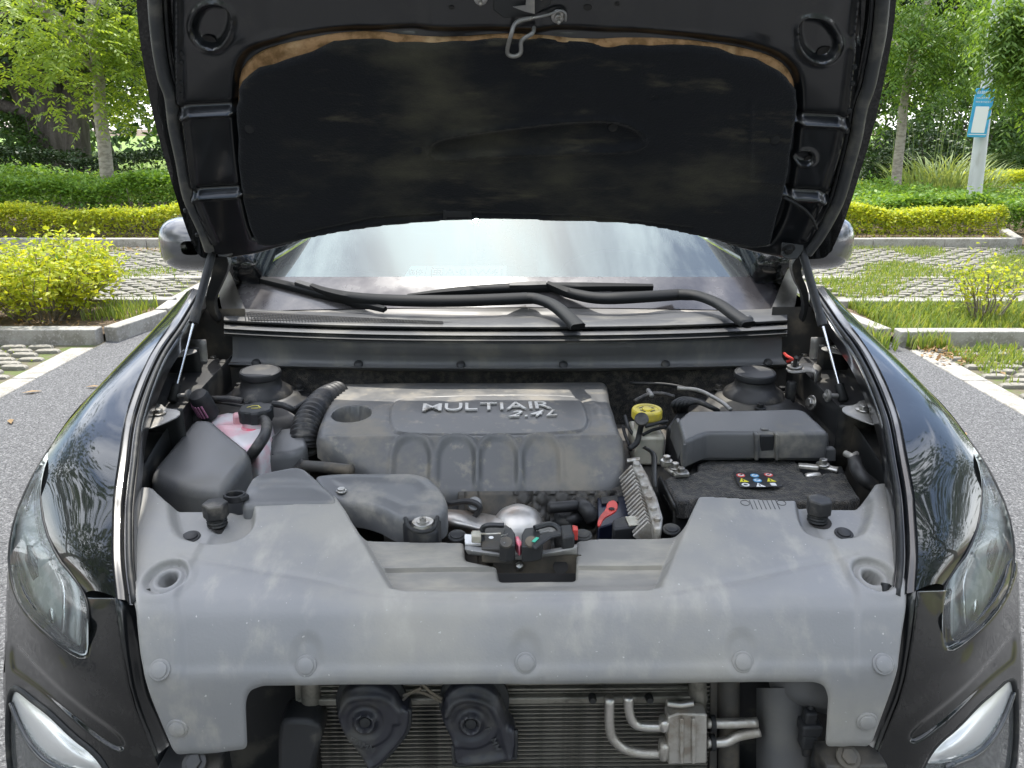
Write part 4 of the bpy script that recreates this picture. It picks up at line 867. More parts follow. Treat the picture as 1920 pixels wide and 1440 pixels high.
# pressed inner panel
in_out = np.vstack([hpx([(318, -10), (318, 60), (322, 130), (328, 190), (338, 260), (352, 340), (372, 420), (398, 478), (430, 490), (482, 484), (602, 457), (750, 443), (800, 441), (812, 436), (823, 434), (834, 436), (846, 440), (960, 437), (1066, 439), (1079, 435), (1090, 434), (1101, 436), (1114, 441), (1230, 449), (1330, 464), (1425, 484), (1480, 492), (1512, 480), (1538, 430), (1563, 350), (1585, 280), (1603, 210), (1614, 140), (1622, 60), (1624, -10)])])
top_ = np.array([(x1-.07, y1+.15), (x1-.16, y1+.26), (0, y1+.31), (x0+.16, y1+.26), (x0+.07, y1+.15)])
in_out = np.vstack([in_out, top_])
pad_poly = [(441, 190), (443, 152), (460, 124), (500, 104), (560, 92), (620, 83), (700, 80), (760, 89), (850, 93), (940, 86), (1000, 87), (1100, 97), (1200, 91), (1320, 95), (1420, 109), (1468, 126), (1492, 152), (1497, 188), (1491, 245), (1481, 315), (1471, 370), (1455, 425), (1440, 476), (1330, 456), (1230, 440), (1090, 431), (960, 428), (750, 434), (600, 452), (482, 476), (468, 440), (456, 400), (446, 330), (442, 250)]
pad_in = grow(pad_poly, 0)
ov = [chaikin(hpx(l), 2) for l in ([(352, 45), (372, 14), (408, 12), (432, 30), (430, 70), (408, 100), (375, 98), (354, 72)], [(1500, 50), (1518, 38), (1552, 40), (1572, 62), (1582, 90), (1562, 122), (1530, 124), (1502, 100)])]
ovs = [chaikin(hpx(l), 2) for l in ([(1492, 296), (1510, 284), (1530, 290), (1530, 312), (1505, 316), (1492, 308)],)]
bars = [hpx(l) for l in ([(333, 210), (440, 208)], [(352, 364), (446, 362)], [(1490, 228), (1598, 226)], [(1470, 368), (1560, 366)])]
rib_l = hpx([(330, -10), (332, 190), (343, 215), (362, 370), (398, 455)]); rib_r = hpx([(1613, -10), (1590, 200), (1573, 280), (1545, 370), (1510, 450)])
well = hpx(pad_poly); chan = chaikin(hpx([(430, 175), (438, 120), (470, 92), (600, 68), (960, 70), (1330, 78), (1450, 98), (1500, 130), (1512, 185), (1505, 260), (1490, 370), (1470, 440), (1430, 480), (960, 436), (480, 480), (452, 410), (432, 260)]), 2)
def ph(X, Y):
    h = h_crown(X, Y)+0
    h = h-.016*sstep(-sdf(X, Y, chan)/.018+.3)
    for o in ov: d = sdf(X, Y, o); h = h+.006*np.exp(-((d)/.006)**2)-.018*sstep(-d/.014)
    for o in ovs: d = sdf(X, Y, o); h = h+.004*np.exp(-(d/.004)**2)-.012*sstep(-d/.01)
    for b__ in bars:
        d = pdist(X, Y, b__, False)[0]; yb = b__[:, 1].mean(); h = h+.012*np.exp(-((Y-yb+.012)/.007)**2)*sstep((.02-d)/.01+1)*(d < .03)-.012*np.exp(-((Y-yb-.006)/.008)**2)*(d < .03)
    for r in (rib_l, rib_r): d = pdist(X, Y, r, False)[0]; h = h+.012*np.exp(-(d/.007)**2)
    # ribs and pockets of the pressing along the front
    k = sstep((Y-y1+.10)/.03); h = h-.010*k*sstep((np.abs(np.sin(X*5.4+.3))-.55)/.2)
    h = h+.002*np.sin(X*40)*k
    return h
PAN = part('inner_panel', relief(HO, in_out, .0032, ph, skirt=.02, edge=.010), 'under_paint', HOOD, smooth=60)
def hp_pt(u, v, e=0):
    q = HO.px(u, v, -.01); return HO.P(q, float(ph(np.array([q[0]]), np.array([q[1]]))[0])+e)
for u, v, rx, ry in [(388, 80, .017, .011), (1550, 100, .018, .011), (846, 22, .006, .004), (1104, 26, .009, .006), (1516, 298, .010, .009), (1160, 18, .005, .004)]:
    q = HO.px(u, v, -.02); c = HO.P(q, float(ph(np.array([q[0]]), np.array([q[1]]))[0])+.0015); part('drain_hole', lathe([(1, 0), (1, .0008), (0, .001)], c, HO.en, 20, sx=rx, sy=ry), 'fin_dark', HOOD)
for s, side in ((0, [(341, 99), (341, 115), (341, 153), (341, 174), (350, 390), (372, 436)]), (1, [(1598, 120), (1594, 150), (1588, 200), (1582, 236)])):
    for u, v in side: part('plug', lathe([(.006, 0), (.005, .004), (0, .005)], hp_pt(u, v), HO.en, 10), 'rubber', HOOD)
# weather seals along both sides
for l, nm in (([(285, -20), (289, 40), (296, 100), (306, 150), (318, 185), (325, 240), (338, 300), (352, 370), (378, 430), (392, 470)], 'l'), ([(1660, -20), (1652, 60), (1640, 120), (1630, 165), (1616, 205), (1606, 260), (1590, 320), (1572, 380), (1540, 440), (1515, 476)], 'r')):
    P = crom(hpx(l), 5); T = np.gradient(P, axis=0); T /= np.linalg.norm(T, axis=1)[:, None]; Nn = np.stack([-T[:, 1], T[:, 0]], 1)
    rows = [[HO.P(p+n*w, hh_at(p)+e) for p, n in zip(P, Nn)] for w, e in ((-.0135, -.008), (-.011, .006), (-.004, .012), (.004, .012), (.011, .006), (.0135, -.008))]
    sl_ = part('side_seal', grid(rows), 'seal_rubber', HOOD, smooth=180)
    P2 = P+Nn*(.020 if nm == 'l' else -.020); part('seal_lip', tube([HO.P(p, hh_at(p)-.004) for p in P2], .004, n=6), 'rubber', sl_, smooth=180)
# insulation: tan core showing along the torn upper edge, black felt facing
pad = chaikin(hpx(pad_poly), 1)
core = part('insulation_core', relief(HO, pad, .006, lambda X, Y: h_crown(X, Y)-.006+.003*np.sin(X*70)*np.sin(Y*50), skirt=.012, edge=.008), 'tan_foam', HOOD, smooth=60); core['label'] = 'tan foam core showing along the torn edge of the black felt'
torn = [(441, 200), (444, 168), (470, 146), (520, 128), (570, 114), (615, 96), (640, 90), (700, 90), (755, 98), (820, 100), (900, 93), (1000, 91), (1070, 99), (1180, 105), (1220, 98), (1330, 101), (1370, 110), (1440, 128), (1475, 148), (1494, 172), (1499, 195), (1493, 245), (1483, 315), (1473, 370), (1457, 425), (1442, 478), (1330, 458), (1230, 442), (1090, 433), (960, 430), (750, 436), (600, 454), (482, 478), (466, 440), (454, 400), (444, 330), (440, 250)]
tq = chaikin(hpx(torn), 1); tq = tq+np.random.default_rng(3).normal(size=tq.shape)*.0012
bulge = chaikin(hpx([(800, 280), (900, 262), (1080, 242), (1170, 242), (1215, 268), (1200, 292), (1080, 296), (900, 302), (810, 316)]), 2)
dim = [HO.px(*q) for q in [(465, 248), (1455, 268), (780, 298), (1150, 255), (1230, 200)]]; stitch = hpx([(560, 450), (700, 424), (860, 418), (1060, 420), (1300, 440)])
def fh(X, Y):
    h = h_crown(X, Y)+.008+.004*np.sin(X*4.1+1)*np.sin(Y*7)+.002*np.sin(X*13+Y*5)
    d = sdf(X, Y, bulge); h = h-.010*sstep(-d/.02+.3)+.006*np.exp(-((d-.004)/.006)**2)
    for c in dim: h = h-.006*np.exp(-(np.hypot(X-c[0], Y-c[1])/.008)**2)
    d = pdist(X, Y, stitch, False)[0]; h = h-.006*np.exp(-(d/.006)**2)
    rc = hpx([(1410, 200), (1408, 345), (1470, 348)]); d = pdist(X, Y, rc, False)[0]; return h+.004*np.exp(-(d/.006)**2)
part('insulation_felt', relief(HO, tq, .005, fh, skirt=.012, edge=.012), 'felt', HOOD, smooth=60)
for u, v in [(465, 248), (780, 298), (1153, 257), (1456, 268)]:
    q = HO.px(u, v); c = HO.P(q, float(fh(np.array([q[0]]), np.array([q[1]]))[0])+.003); part('retainer', lathe([(.011, -.002), (.010, .003), (.004, .004), (0, .003)], c, HO.en, 16), 'rubber', HOOD)
for u in (857, 1062):
    q0 = hp_pt(u-24, 414, .02); q1 = hp_pt(u+24, 414, .02); part('edge_clip', join(beam(q0, q1, .018, .006, HO.en), beam(hp_pt(u-24, 405, .02), hp_pt(u-24, 424, .02), .008, .008, HO.en), beam(hp_pt(u+24, 405, .02), hp_pt(u+24, 424, .02), .008, .008, HO.en)), 'dark_plastic', HOOD, bevel=.002)
# striker and safety hook
st = part('latch_plate', prism([hp_pt(u, v, .004) for u, v in [(925, -6), (1035, -6), (1035, 20), (1000, 40), (945, 45), (925, 30)]], HO.en*.004), 'steel_black', HOOD, bevel=.002)
part('striker_loop', tube([hp_pt(u, v, e) for u, v, e in [(1000, 42, .01), (968, 44, .03), (958, 60, .05), (951, 96, .055), (962, 104, .055), (976, 98, .055), (978, 76, .05), (998, 64, .03), (1002, 60, .012)]], .0045, n=8, k=4), 'bracket_steel', HOOD, smooth=180)
part('latch_spring', tube([hp_pt(u, v, .014) for u, v in [(995, 42), (1020, 38), (1035, 36), (1052, 32), (1062, 38), (1062, 52)]], .003, n=6, k=3), 'bracket_steel', HOOD, smooth=180)
part('safety_hook', prism([hp_pt(u, v, .014) for u, v in [(962, 20), (985, 28), (1003, 32), (1003, -2), (988, -4), (986, 16)]], HO.en*.003), 'bracket_steel', HOOD)
for u, v in [(901, 8), (1048, 46), (1015, -4)]: bolt('latch_bolt', hp_pt(u, v, .004), .0085, .012, HO.en, parent=HOOD, washer=1.7); part('bolt_stud', lathe([(.004, 0), (.004, .026), (0, .028)], hp_pt(u, v, .01), HO.en, 8), 'bolt_steel', HOOD)
# ---------------------------------------------------------------- hinges and gas struts
def zp(u, v, d): return C(u, v, d=d)
HN = {}
for sd, pl, arm, bl, wire in (('l', [(397, 408), (428, 406), (438, 420), (442, 470), (430, 484), (402, 480)], [(402, 470), (424, 478), (430, 500), (412, 540), (402, 560), (402, 582), (412, 602), (405, 606), (394, 592), (384, 572), (386, 548), (398, 512), (396, 490)], [(417, 422), (428, 460)], None),
                       ('r', [(1476, 412), (1508, 412), (1514, 422), (1504, 484), (1474, 488), (1462, 474)], [(1504, 474), (1492, 486), (1484, 500), (1492, 530), (1504, 548), (1510, 580), (1502, 606), (1512, 600), (1518, 572), (1516, 545), (1502, 512), (1506, 492)], [(1490, 427), (1478, 466)], None)):
    hg = part('hinge_bracket', prism([zp(u, v, 2.03) for u, v in chaikin(pl, 1)], unit(C(960, 450, d=2)-C(960, 450, d=1))*.008), 'steel_black', bevel=.002)
    part('hinge_arm', prism([zp(u, v, 2.06+.0012*(v-470)) for u, v in chaikin(arm, 1)], (0, .03, .004)), 'steel_black', hg, bevel=.002)
    for u, v in bl: bolt('hinge_bolt', zp(u, v, 2.028), .010, .010, HO.en, 'steel_black', hg, washer=1.7)
for nm, top, mid, bot in (('l', (396, 482, 2.04), (358, 604, 1.98), (326, 742, 1.925)), ('r', (1506, 478, 2.04), (1546, 610, 1.98), (1579, 742, 1.925))):
    A, B, D_ = zp(*top), zp(*mid), zp(*bot); ax_ = unit(D_-A); B = A+ax_*np.dot(B-A, ax_)
    gs = part('gas_strut', tube([A, A+ax_*.02, B-ax_*.03, B-ax_*.028, B], [.0105, .0105, .0105, .0118, .0118], n=16), 'dark_plastic', smooth=50)
    part('strut_rod', tube([B, D_], .0036, n=10), 'rod_steel', gs); part('ball_socket', tube([D_-ax_*.03, D_-ax_*.028, D_+ax_*.012, D_+ax_*.016], [.007, .011, .0125, .008], n=12), 'rubber', gs, smooth=50)
    part('top_socket', tube([A-ax_*.03, A+ax_*.012], .010, n=10), 'rubber', gs)
    sg = 1 if nm == 'l' else -1; part('ball_stud', join(tube([D_, D_+V3(.045*sg, 0, 0)], .006, n=10), lathe([(.013, 0), (.015, .003), (.015, .008), (.009, .01)], D_+V3(.030*sg, 0, 0), (sg, 0, 0), 14)), 'bracket_steel', gs)
q = [(1470, 368), (1492, 376), (1508, 388), (1520, 402), (1526, 418)]; part('washer_hose', tube([hp_pt(u, v, .016) for u, v in q], .004, n=7, k=4), 'rubber', HOOD, smooth=180)
# ---------------------------------------------------------------- windscreen, cowl, wipers
def yb(X): return 2.26+.20*(X/.74)**2
def GZ(X, Y): return 1.115+.02*(X/.74)**2+.60*(Y-yb(X))
gl = [(430, 515), (445, 503), (520, 470), (700, 430), (960, 415), (1220, 430), (1380, 470), (1465, 505), (1488, 535), (1490, 560), (1470, 585), (1300, 578), (960, 576), (600, 580), (450, 588), (436, 560)]
ws_low = onz([(435, 575), (560, 578), (760, 576), (960, 575), (1160, 576), (1340, 579), (1480, 578)], GZ)
XX = np.linspace(-.86, .86, 25)
fr_line = onz([(u, 519) for u in np.linspace(425, 1480, 25)], GZ)
def gp(x, y, e=0): return V3(x, y, float(GZ(np.array([x]), np.array([y]))[0])+e)
low = onz([(u, 584-8*math.sin((u-425)/1055*math.pi)) for u in np.linspace(425, 1488, 25)], GZ)
topx = np.linspace(-.62, .62, 25)
ws_rows = [[gp(*q) for q in low], [gp(*(q*.5+p*.5)) for q, p in zip(low, fr_line)], [gp(*q) for q in fr_line]]
up_rows = [[gp(*q) for q in fr_line]]+[[gp(p[0]*(1-t)+tx*t, p[1]*(1-t)+(2.98+.16*(tx/.62)**2)*t, -.02*t) for p, tx in zip(fr_line, topx)] for t in (.25, .5, .75, 1)]
WS = part('windscreen', grid(up_rows), 'windscreen_glass', smooth=180)
part('frit_band', grid(ws_rows), 'frit', WS, smooth=180)
# clear corner rounding of the frit on both sides
for l in ([(425, 519), (425, 498), (452, 488), (445, 500), (447, 512), (462, 519)], [(1480, 519), (1478, 505), (1420, 484), (1436, 497), (1432, 510), (1400, 519)]):
    part('frit_corner', (np.array([gp(*q, .0015) for q in onz(l, GZ)]), [tuple(range(len(l)))]), 'frit', WS)
# dashboard below the glass
dsh = [[V3(x, y, z) for x, y, z in ((-.75, y_+.18, z_-.01), (-.5, y_+.08, z_), (0, y_, z_), (.5, y_+.08, z_), (.75, y_+.18, z_-.01))] for y_, z_ in ((2.30, 1.085), (2.42, 1.10), (2.62, 1.115), (2.78, 1.115), (2.86, 1.07), (2.88, .95))]
DB = part('dashboard', loft(dsh, 4, 3), 'dash_plastic', smooth=180)
bn = [[V3(.38+dx, y, 1.10+z*math.sqrt(max(0, 1-(dx/.20)**2))) for dx in np.linspace(-.2, .2, 15)] for y, z in ((2.60, .0), (2.64, .07), (2.72, .095), (2.84, .095), (2.88, .02))]
part('instrument_hood', loft(bn, 1, 3), 'dash_plastic', DB, smooth=180)
# cowl seal and cowl face
def vrow(u, v_end, v_mid): return v_mid+(v_end-v_mid)*abs((u-950)/530)**2.4
U = np.linspace(420, 1476, 23)
def crow(ve, vm, z, us=U, dz=0): return [C(u, vrow(u, ve, vm), z=z+dz*abs((u-950)/530)**2) for u in us]
U2 = np.linspace(436, 1466, 23)
cw_rows = [crow(577, 589, 1.098), crow(590, 603, 1.108), crow(594, 608, 1.109), crow(600, 613, 1.106), crow(604, 617, 1.099), crow(606, 619, 1.092), crow(612, 624, 1.094), crow(616, 629, 1.092), crow(618, 632, 1.085), crow(621, 635, 1.082), crow(625, 639, 1.081), crow(627, 642, 1.074), crow(630, 645, 1.070)]
CWL = part('cowl_seal', loft(cw_rows, 1, 2), 'seal_rubber', smooth=60)
CF = part('cowl_panel_front', loft([crow(628, 643, 1.071, U2), crow(640, 655, 1.052, U2), crow(668, 676, 1.012, U2), crow(680, 687, .998, np.linspace(430, 1474, 23)), crow(683, 691, .999, np.linspace(428, 1476, 23)), crow(688, 695, .985, np.linspace(430, 1474, 23)), crow(690, 697, .97, U2)], 1, 2), 'cowl_plastic', smooth=60)
for u in np.linspace(480, 1440, 6): part('cowl_clip', lathe([(.012, -.003), (.012, .003), (.008, .006), (0, .007)], C(u, vrow(u, 678, 683)+1, z=1.003), (0, -.6, .8), 14), 'dark_plastic', CF)
# cowl top tray with vent mesh
ct_rows = [crow(576, 588, 1.099), [gp(*q, -.002) for q in onz([(u, vrow(u, 566, 581)) for u in U], lambda X, Y: 1.112+0*X)]]
ct0 = crow(580, 592, 1.100); ct2 = [V3(p[0], p[1]-.004, p[2]-.002) for p in crom([gp(*q) for q in low], 1)]; ct2 = [np.array([np.interp(u, np.linspace(425, 1488, 25), [q[k] for q in ct2]) for k in range(3)]) for u in np.linspace(425, 1488, 23)]
CT = part('cowl_tray', grid([ct0, [(a*.6+b__*.4)+V3(0, 0, -.006) for a, b__ in zip(ct0, ct2)], [(a*.2+b__*.8)+V3(0, 0, -.002) for a, b__ in zip(ct0, ct2)], ct2]), 'cowl_panel', smooth=180)
vb = part('vent_recess', (np.array([C(u, v, z=1.109) for u, v in [(452, 590), (470, 583), (640, 593), (850, 604), (820, 607), (640, 604), (470, 600)]]), [tuple(range(7))]), 'fin_dark', CT)
ms = []
for i in range(64):
    t = i/63; u = 458+t*370; v0, v1 = 586+t*17, 600+t*6; ms.append(tube([C(u, v0, z=1.111), C(u+3, v1, z=1.111)], .0012, n=4))
for k in range(5):
    t = k/4; ms.append(tube([C(456+6*k, 586+14*t, z=1.1115), C(640, 594.5+9*t, z=1.1115), C(830, 603+4*t, z=1.1115)], .0011, n=4))
o = part('vent_mesh', join(*ms), 'rubber', CT, recalc=False); o['kind'] = 'stuff'
# wipers
def wp(u, v, e): q = HZ.on(u, v, lambda X, Y: np.maximum(GZ(X, Y), 1.112)+e); return V3(q[0], q[1], max(float(GZ(np.array([q[0]]), np.array([q[1]]))[0]), 1.112)+e)
def flatbar(px, w, h, e):
    P = np.array([wp(u, v, ee) for (u, v), ee in zip(px, e if hasattr(e, '__len__') else [e]*len(px))]); P = crom(P, 5); T = np.gradient(P, axis=0); T /= np.linalg.norm(T, axis=1)[:, None]
    up = V3(0, -.51, .86); W_ = np.interp(np.linspace(0, 1, len(P)), np.linspace(0, 1, len(w)), w); rows = []
    S_ = np.cross(T, up); S_ /= np.linalg.norm(S_, axis=1)[:, None]
    for sx, sz in ((-1, -1), (-1, .4), (-.7, 1), (.7, 1), (1, .4), (1, -1)): rows.append(P+S_*(W_*sx)[:, None]+up*h*sz)
    m = grid([np.array(r) for r in rows]+[rows[0]]); n = len(P); c0 = tuple(i*n for i in range(6)); c1 = tuple(i*n+n-1 for i in range(6)); return m[0], m[1]+[c0, c1]
for arm1, arm2, blade, head, cap in (([(1084, 612), (1062, 590), (1036, 570), (1008, 560), (988, 558)], [(990, 558), (860, 563), (740, 562), (660, 556), (610, 546), (584, 537)], [(432, 512), (520, 530), (600, 549), (660, 564), (722, 580)], [(556, 530), (600, 543)], (1075, 606)),
                                     ([(1404, 608), (1378, 590), (1346, 568), (1308, 554), (1272, 551)], [(1276, 551), (1180, 557), (1120, 558), (1070, 549), (1044, 540), (1026, 533)], [(764, 556), (860, 545), (960, 539), (1090, 537), (1224, 538)], [(955, 536), (1024, 534)], (1400, 604))):
    wr_ = part('wiper', flatbar(arm1, [.019, .018, .017, .017], .009, [.018, .024, .032, .034, .034]), 'wiper_black', smooth=50)
    part('wiper_arm', flatbar(arm2, [.018, .018, .017, .012, .008], .009, [.032, .036, .034, .028, .026, .024]), 'wiper_black', wr_, smooth=50)
    part('wiper_blade', flatbar(blade, [.004, .012, .015, .013, .007], .008, .012), 'wiper_black', wr_, smooth=50)
    part('blade_clip', flatbar([head[0], ((head[0][0]+head[1][0])/2, (head[0][1]+head[1][1])/2), head[1]], [.009, .011, .010], .008, .022), 'dark_plastic', wr_, smooth=50)
    part('pivot_cap', lathe([(.016, -.01), (.016, .012), (.010, .018), (0, .019)], wp(*cap, .006), (0, -.3, 1), 18), 'dark_plastic', wr_)
# card on the dashboard with the parking contact plate
cdm = Frame(C(856, 512, y=2.60), (1, -.02, 0), (0, .8, .6)); CD0 = to_world(cdm.o)
cd = empty('parking_card', tuple(CD0), YAW); tag(cd, 'pale blue card with a plate number lying on the dashboard behind the windscreen', 'card')
cw_, chh = .325, .06
def cdp(x, y, e=0): return cdm.ex*x+cdm.ey*y+cdm.en*e
obj('sheet', prism([cdp(-cw_/2-.012, -chh/2), cdp(cw_/2, -chh/2), cdp(cw_/2, chh/2), cdp(-cw_/2+.012, chh/2)], cdm.en*.002), 'card', cd)
m_ = text_mesh('闽A·01W41', .042, .0003, bold=.0006); m_ = (m_[0]*np.array([.235/max(.01, np.ptp(m_[0][:, 0])), 1, 1]), m_[1]); obj('lettering', place(m_, cdp(.036, .0, .003), cdm.ex, cdm.ey), 'card_ink', cd, smooth=0, recalc=False)
obj('rule_line', prism([cdp(-.105, -.028, .0024), cdp(-.103, -.028, .0024), cdp(-.097, .028, .0024), cdp(-.099, .028, .0024)], cdm.en*.0004), 'card_ink', cd)
m_ = text_mesh('临停', .026, .0003); obj('lettering', place(m_, cdp(-.135, .0, .003), cdm.ex, cdm.ey), 'card_ink', cd, smooth=0, recalc=False)
# ---------------------------------------------------------------- mirrors and the body behind
def mirror(s_, sg):
    c = C(368, 456, d=2.52); rows = []
    for t, sx, sz in ((0, .5, .5), (.02, .85, .85), (.06, 1, 1), (.11, .92, .9), (.15, .6, .6), (.165, .25, .25)):
        rows.append([c+V3(math.copysign(abs(math.cos(a))**.6, math.cos(a))*.118*sx+t*.12, -t+.06, math.copysign(abs(math.sin(a))**.7, math.sin(a))*.085*sz) for a in np.linspace(0, 2*math.pi, 25)])
    m = part('wing_mirror', loft([s_(r) for r in rows], 1, 3), 'mirror_cover', smooth=180)
    part('mirror_glass', (s_(rows[0]), [tuple(range(24))]), 'rim_metal', m); part('mirror_foot', tube(s_([c+V3(.145, .085, -.04), c+V3(.17, .09, -.08), c+V3(.19, .10, -.11)]), [.035, .03], n=10), 'dark_plastic', m, smooth=180)
both(mirror)
def shell(s_, sg):
    ys = [2.22, 2.6, 3.2, 3.9, 4.6, 5.1, 5.4, 5.5]; hw = [.94, .945, .945, .945, .93, .90, .82, .70]
    sd_ = part('body_side', loft([s_([V3(-w*.90, y, 1.14+.02*(y-2.2)/3), V3(-w*.985, y, 1.09+.02*(y-2.2)/3), V3(-w, y, .95), V3(-w*.985, y, .7), V3(-w*.99, y, .5), V3(-w*.93, y, .32)]) for y, w in zip(ys, hw)], 4, 4), 'black_paint', smooth=180)
    part('hinge_pillar', grid([s_([V3(x, 2.20, z) for x in (-.92, -.85, -.74)]) for z in (1.13, 1.05, .8, .5)]), 'steel_dusty', sd_)
    for y in (2.45, 3.45, 4.35): part('door_seam', tube(s_([V3(-.948, y, 1.0), V3(-.951, y, .95), V3(-.936, y, .7), V3(-.942, y, .5)]), .003, n=4, k=3), 'rubber', sd_)
    for y in (3.25, 4.2): part('door_handle', beam(s_([V3(-.965, y-.09, .98)])[0], s_([V3(-.965, y+.09, .985)])[0], .02, .025), 'black_paint', sd_, bevel=.008)
    # A pillar, roof rail and side glass
    rl = [V3(-.86, 2.50, 1.16), V3(-.80, 2.72, 1.34), V3(-.72, 3.0, 1.52), V3(-.66, 3.3, 1.62), V3(-.64, 4.2, 1.65), V3(-.66, 4.9, 1.60), V3(-.72, 5.3, 1.40), V3(-.76, 5.45, 1.16)]
    part('roof_pillar', tube(s_(rl), [.085, .075, .06, .05], n=10, k=5), 'black_paint', sd_, smooth=180)
    bl = [V3(-.87, y, 1.15) for y in (2.5, 2.9, 3.3, 3.7, 4.2, 4.7, 5.1, 5.4)]; part('side_glass', loft([s_(bl), s_([(a*.5+b__*.5)+V3(-.03, 0, 0) for a, b__ in zip(bl, rl)]), s_(rl)], 3, 3), 'dark_glass', sd_, smooth=180)
    # trim at the windscreen foot
    tr = [[C(u, v, z=z) for u, v, z in r] for r in ([(404, 508, 1.21), (410, 545, 1.17), (416, 578, 1.125), (428, 592, 1.11)], [(416, 500, 1.235), (428, 535, 1.195), (440, 570, 1.14), (452, 588, 1.115)], [(430, 508, 1.235), (440, 530, 1.205), (452, 562, 1.15), (462, 584, 1.12)])]
    part('windscreen_foot_trim', loft([s_(r) for r in tr], 4, 3), 'cowl_panel', sd_, smooth=180)
    for y in (1.98, 4.65):
        c = s_([V3(-.83, y, .36)])[0]; ax_ = V3(-sg, 0, 0)
        w = part('wheel', lathe([(.215, -.02), (.215, .10), (.23, .115), (.30, .12), (.345, .105), (.36, .07), (.36, -.07), (.345, -.1), (.25, -.11)], c, ax_, 40), 'tyre', smooth=40)
        part('rim', join(lathe([(.225, .02), (.225, .10), (.21, .105), (.19, .05)], c, ax_, 40), lathe([(.06, .06), (.055, .085), (0, .09)], c, ax_, 20), *[beam(c+ax_*.075+V3(0, math.cos(t), math.sin(t))*.04, c+ax_*.085+V3(0, math.cos(t), math.sin(t))*.21, .05, .02, (1, 0, 0)) for t in np.arange(5)*2*math.pi/5]), 'rim_metal', w)
both(shell)
part('roof', loft([[V3(x, y, z-.05*(x/.7)**2) for x in np.linspace(-w, w, 7)] for y, z, w in ((2.96, 1.585, .68), (3.3, 1.655, .66), (4.1, 1.685, .65), (4.9, 1.655, .67), (5.15, 1.60, .69))], 3, 3), 'black_paint', smooth=180)
part('tailgate', loft([[V3(x, y-.08*(x/.75)**2, z) for x in np.linspace(-w, w, 7)] for y, z, w in ((5.15, 1.60, .69), (5.45, 1.2, .78), (5.58, .95, .84), (5.6, .6, .84), (5.55, .32, .8))], 3, 3), 'black_paint', smooth=180)
part('floor_pan', box((0, 3.6, .34), (1.7, 3.6, .05)), 'steel_black'); part('seat_back', box((.38, 3.35, .95), (.5, .14, .62)), 'carpet_dark', bevel=.06); part('seat_back', box((-.38, 3.35, .95), (.5, .14, .62)), 'carpet_dark', bevel=.06)
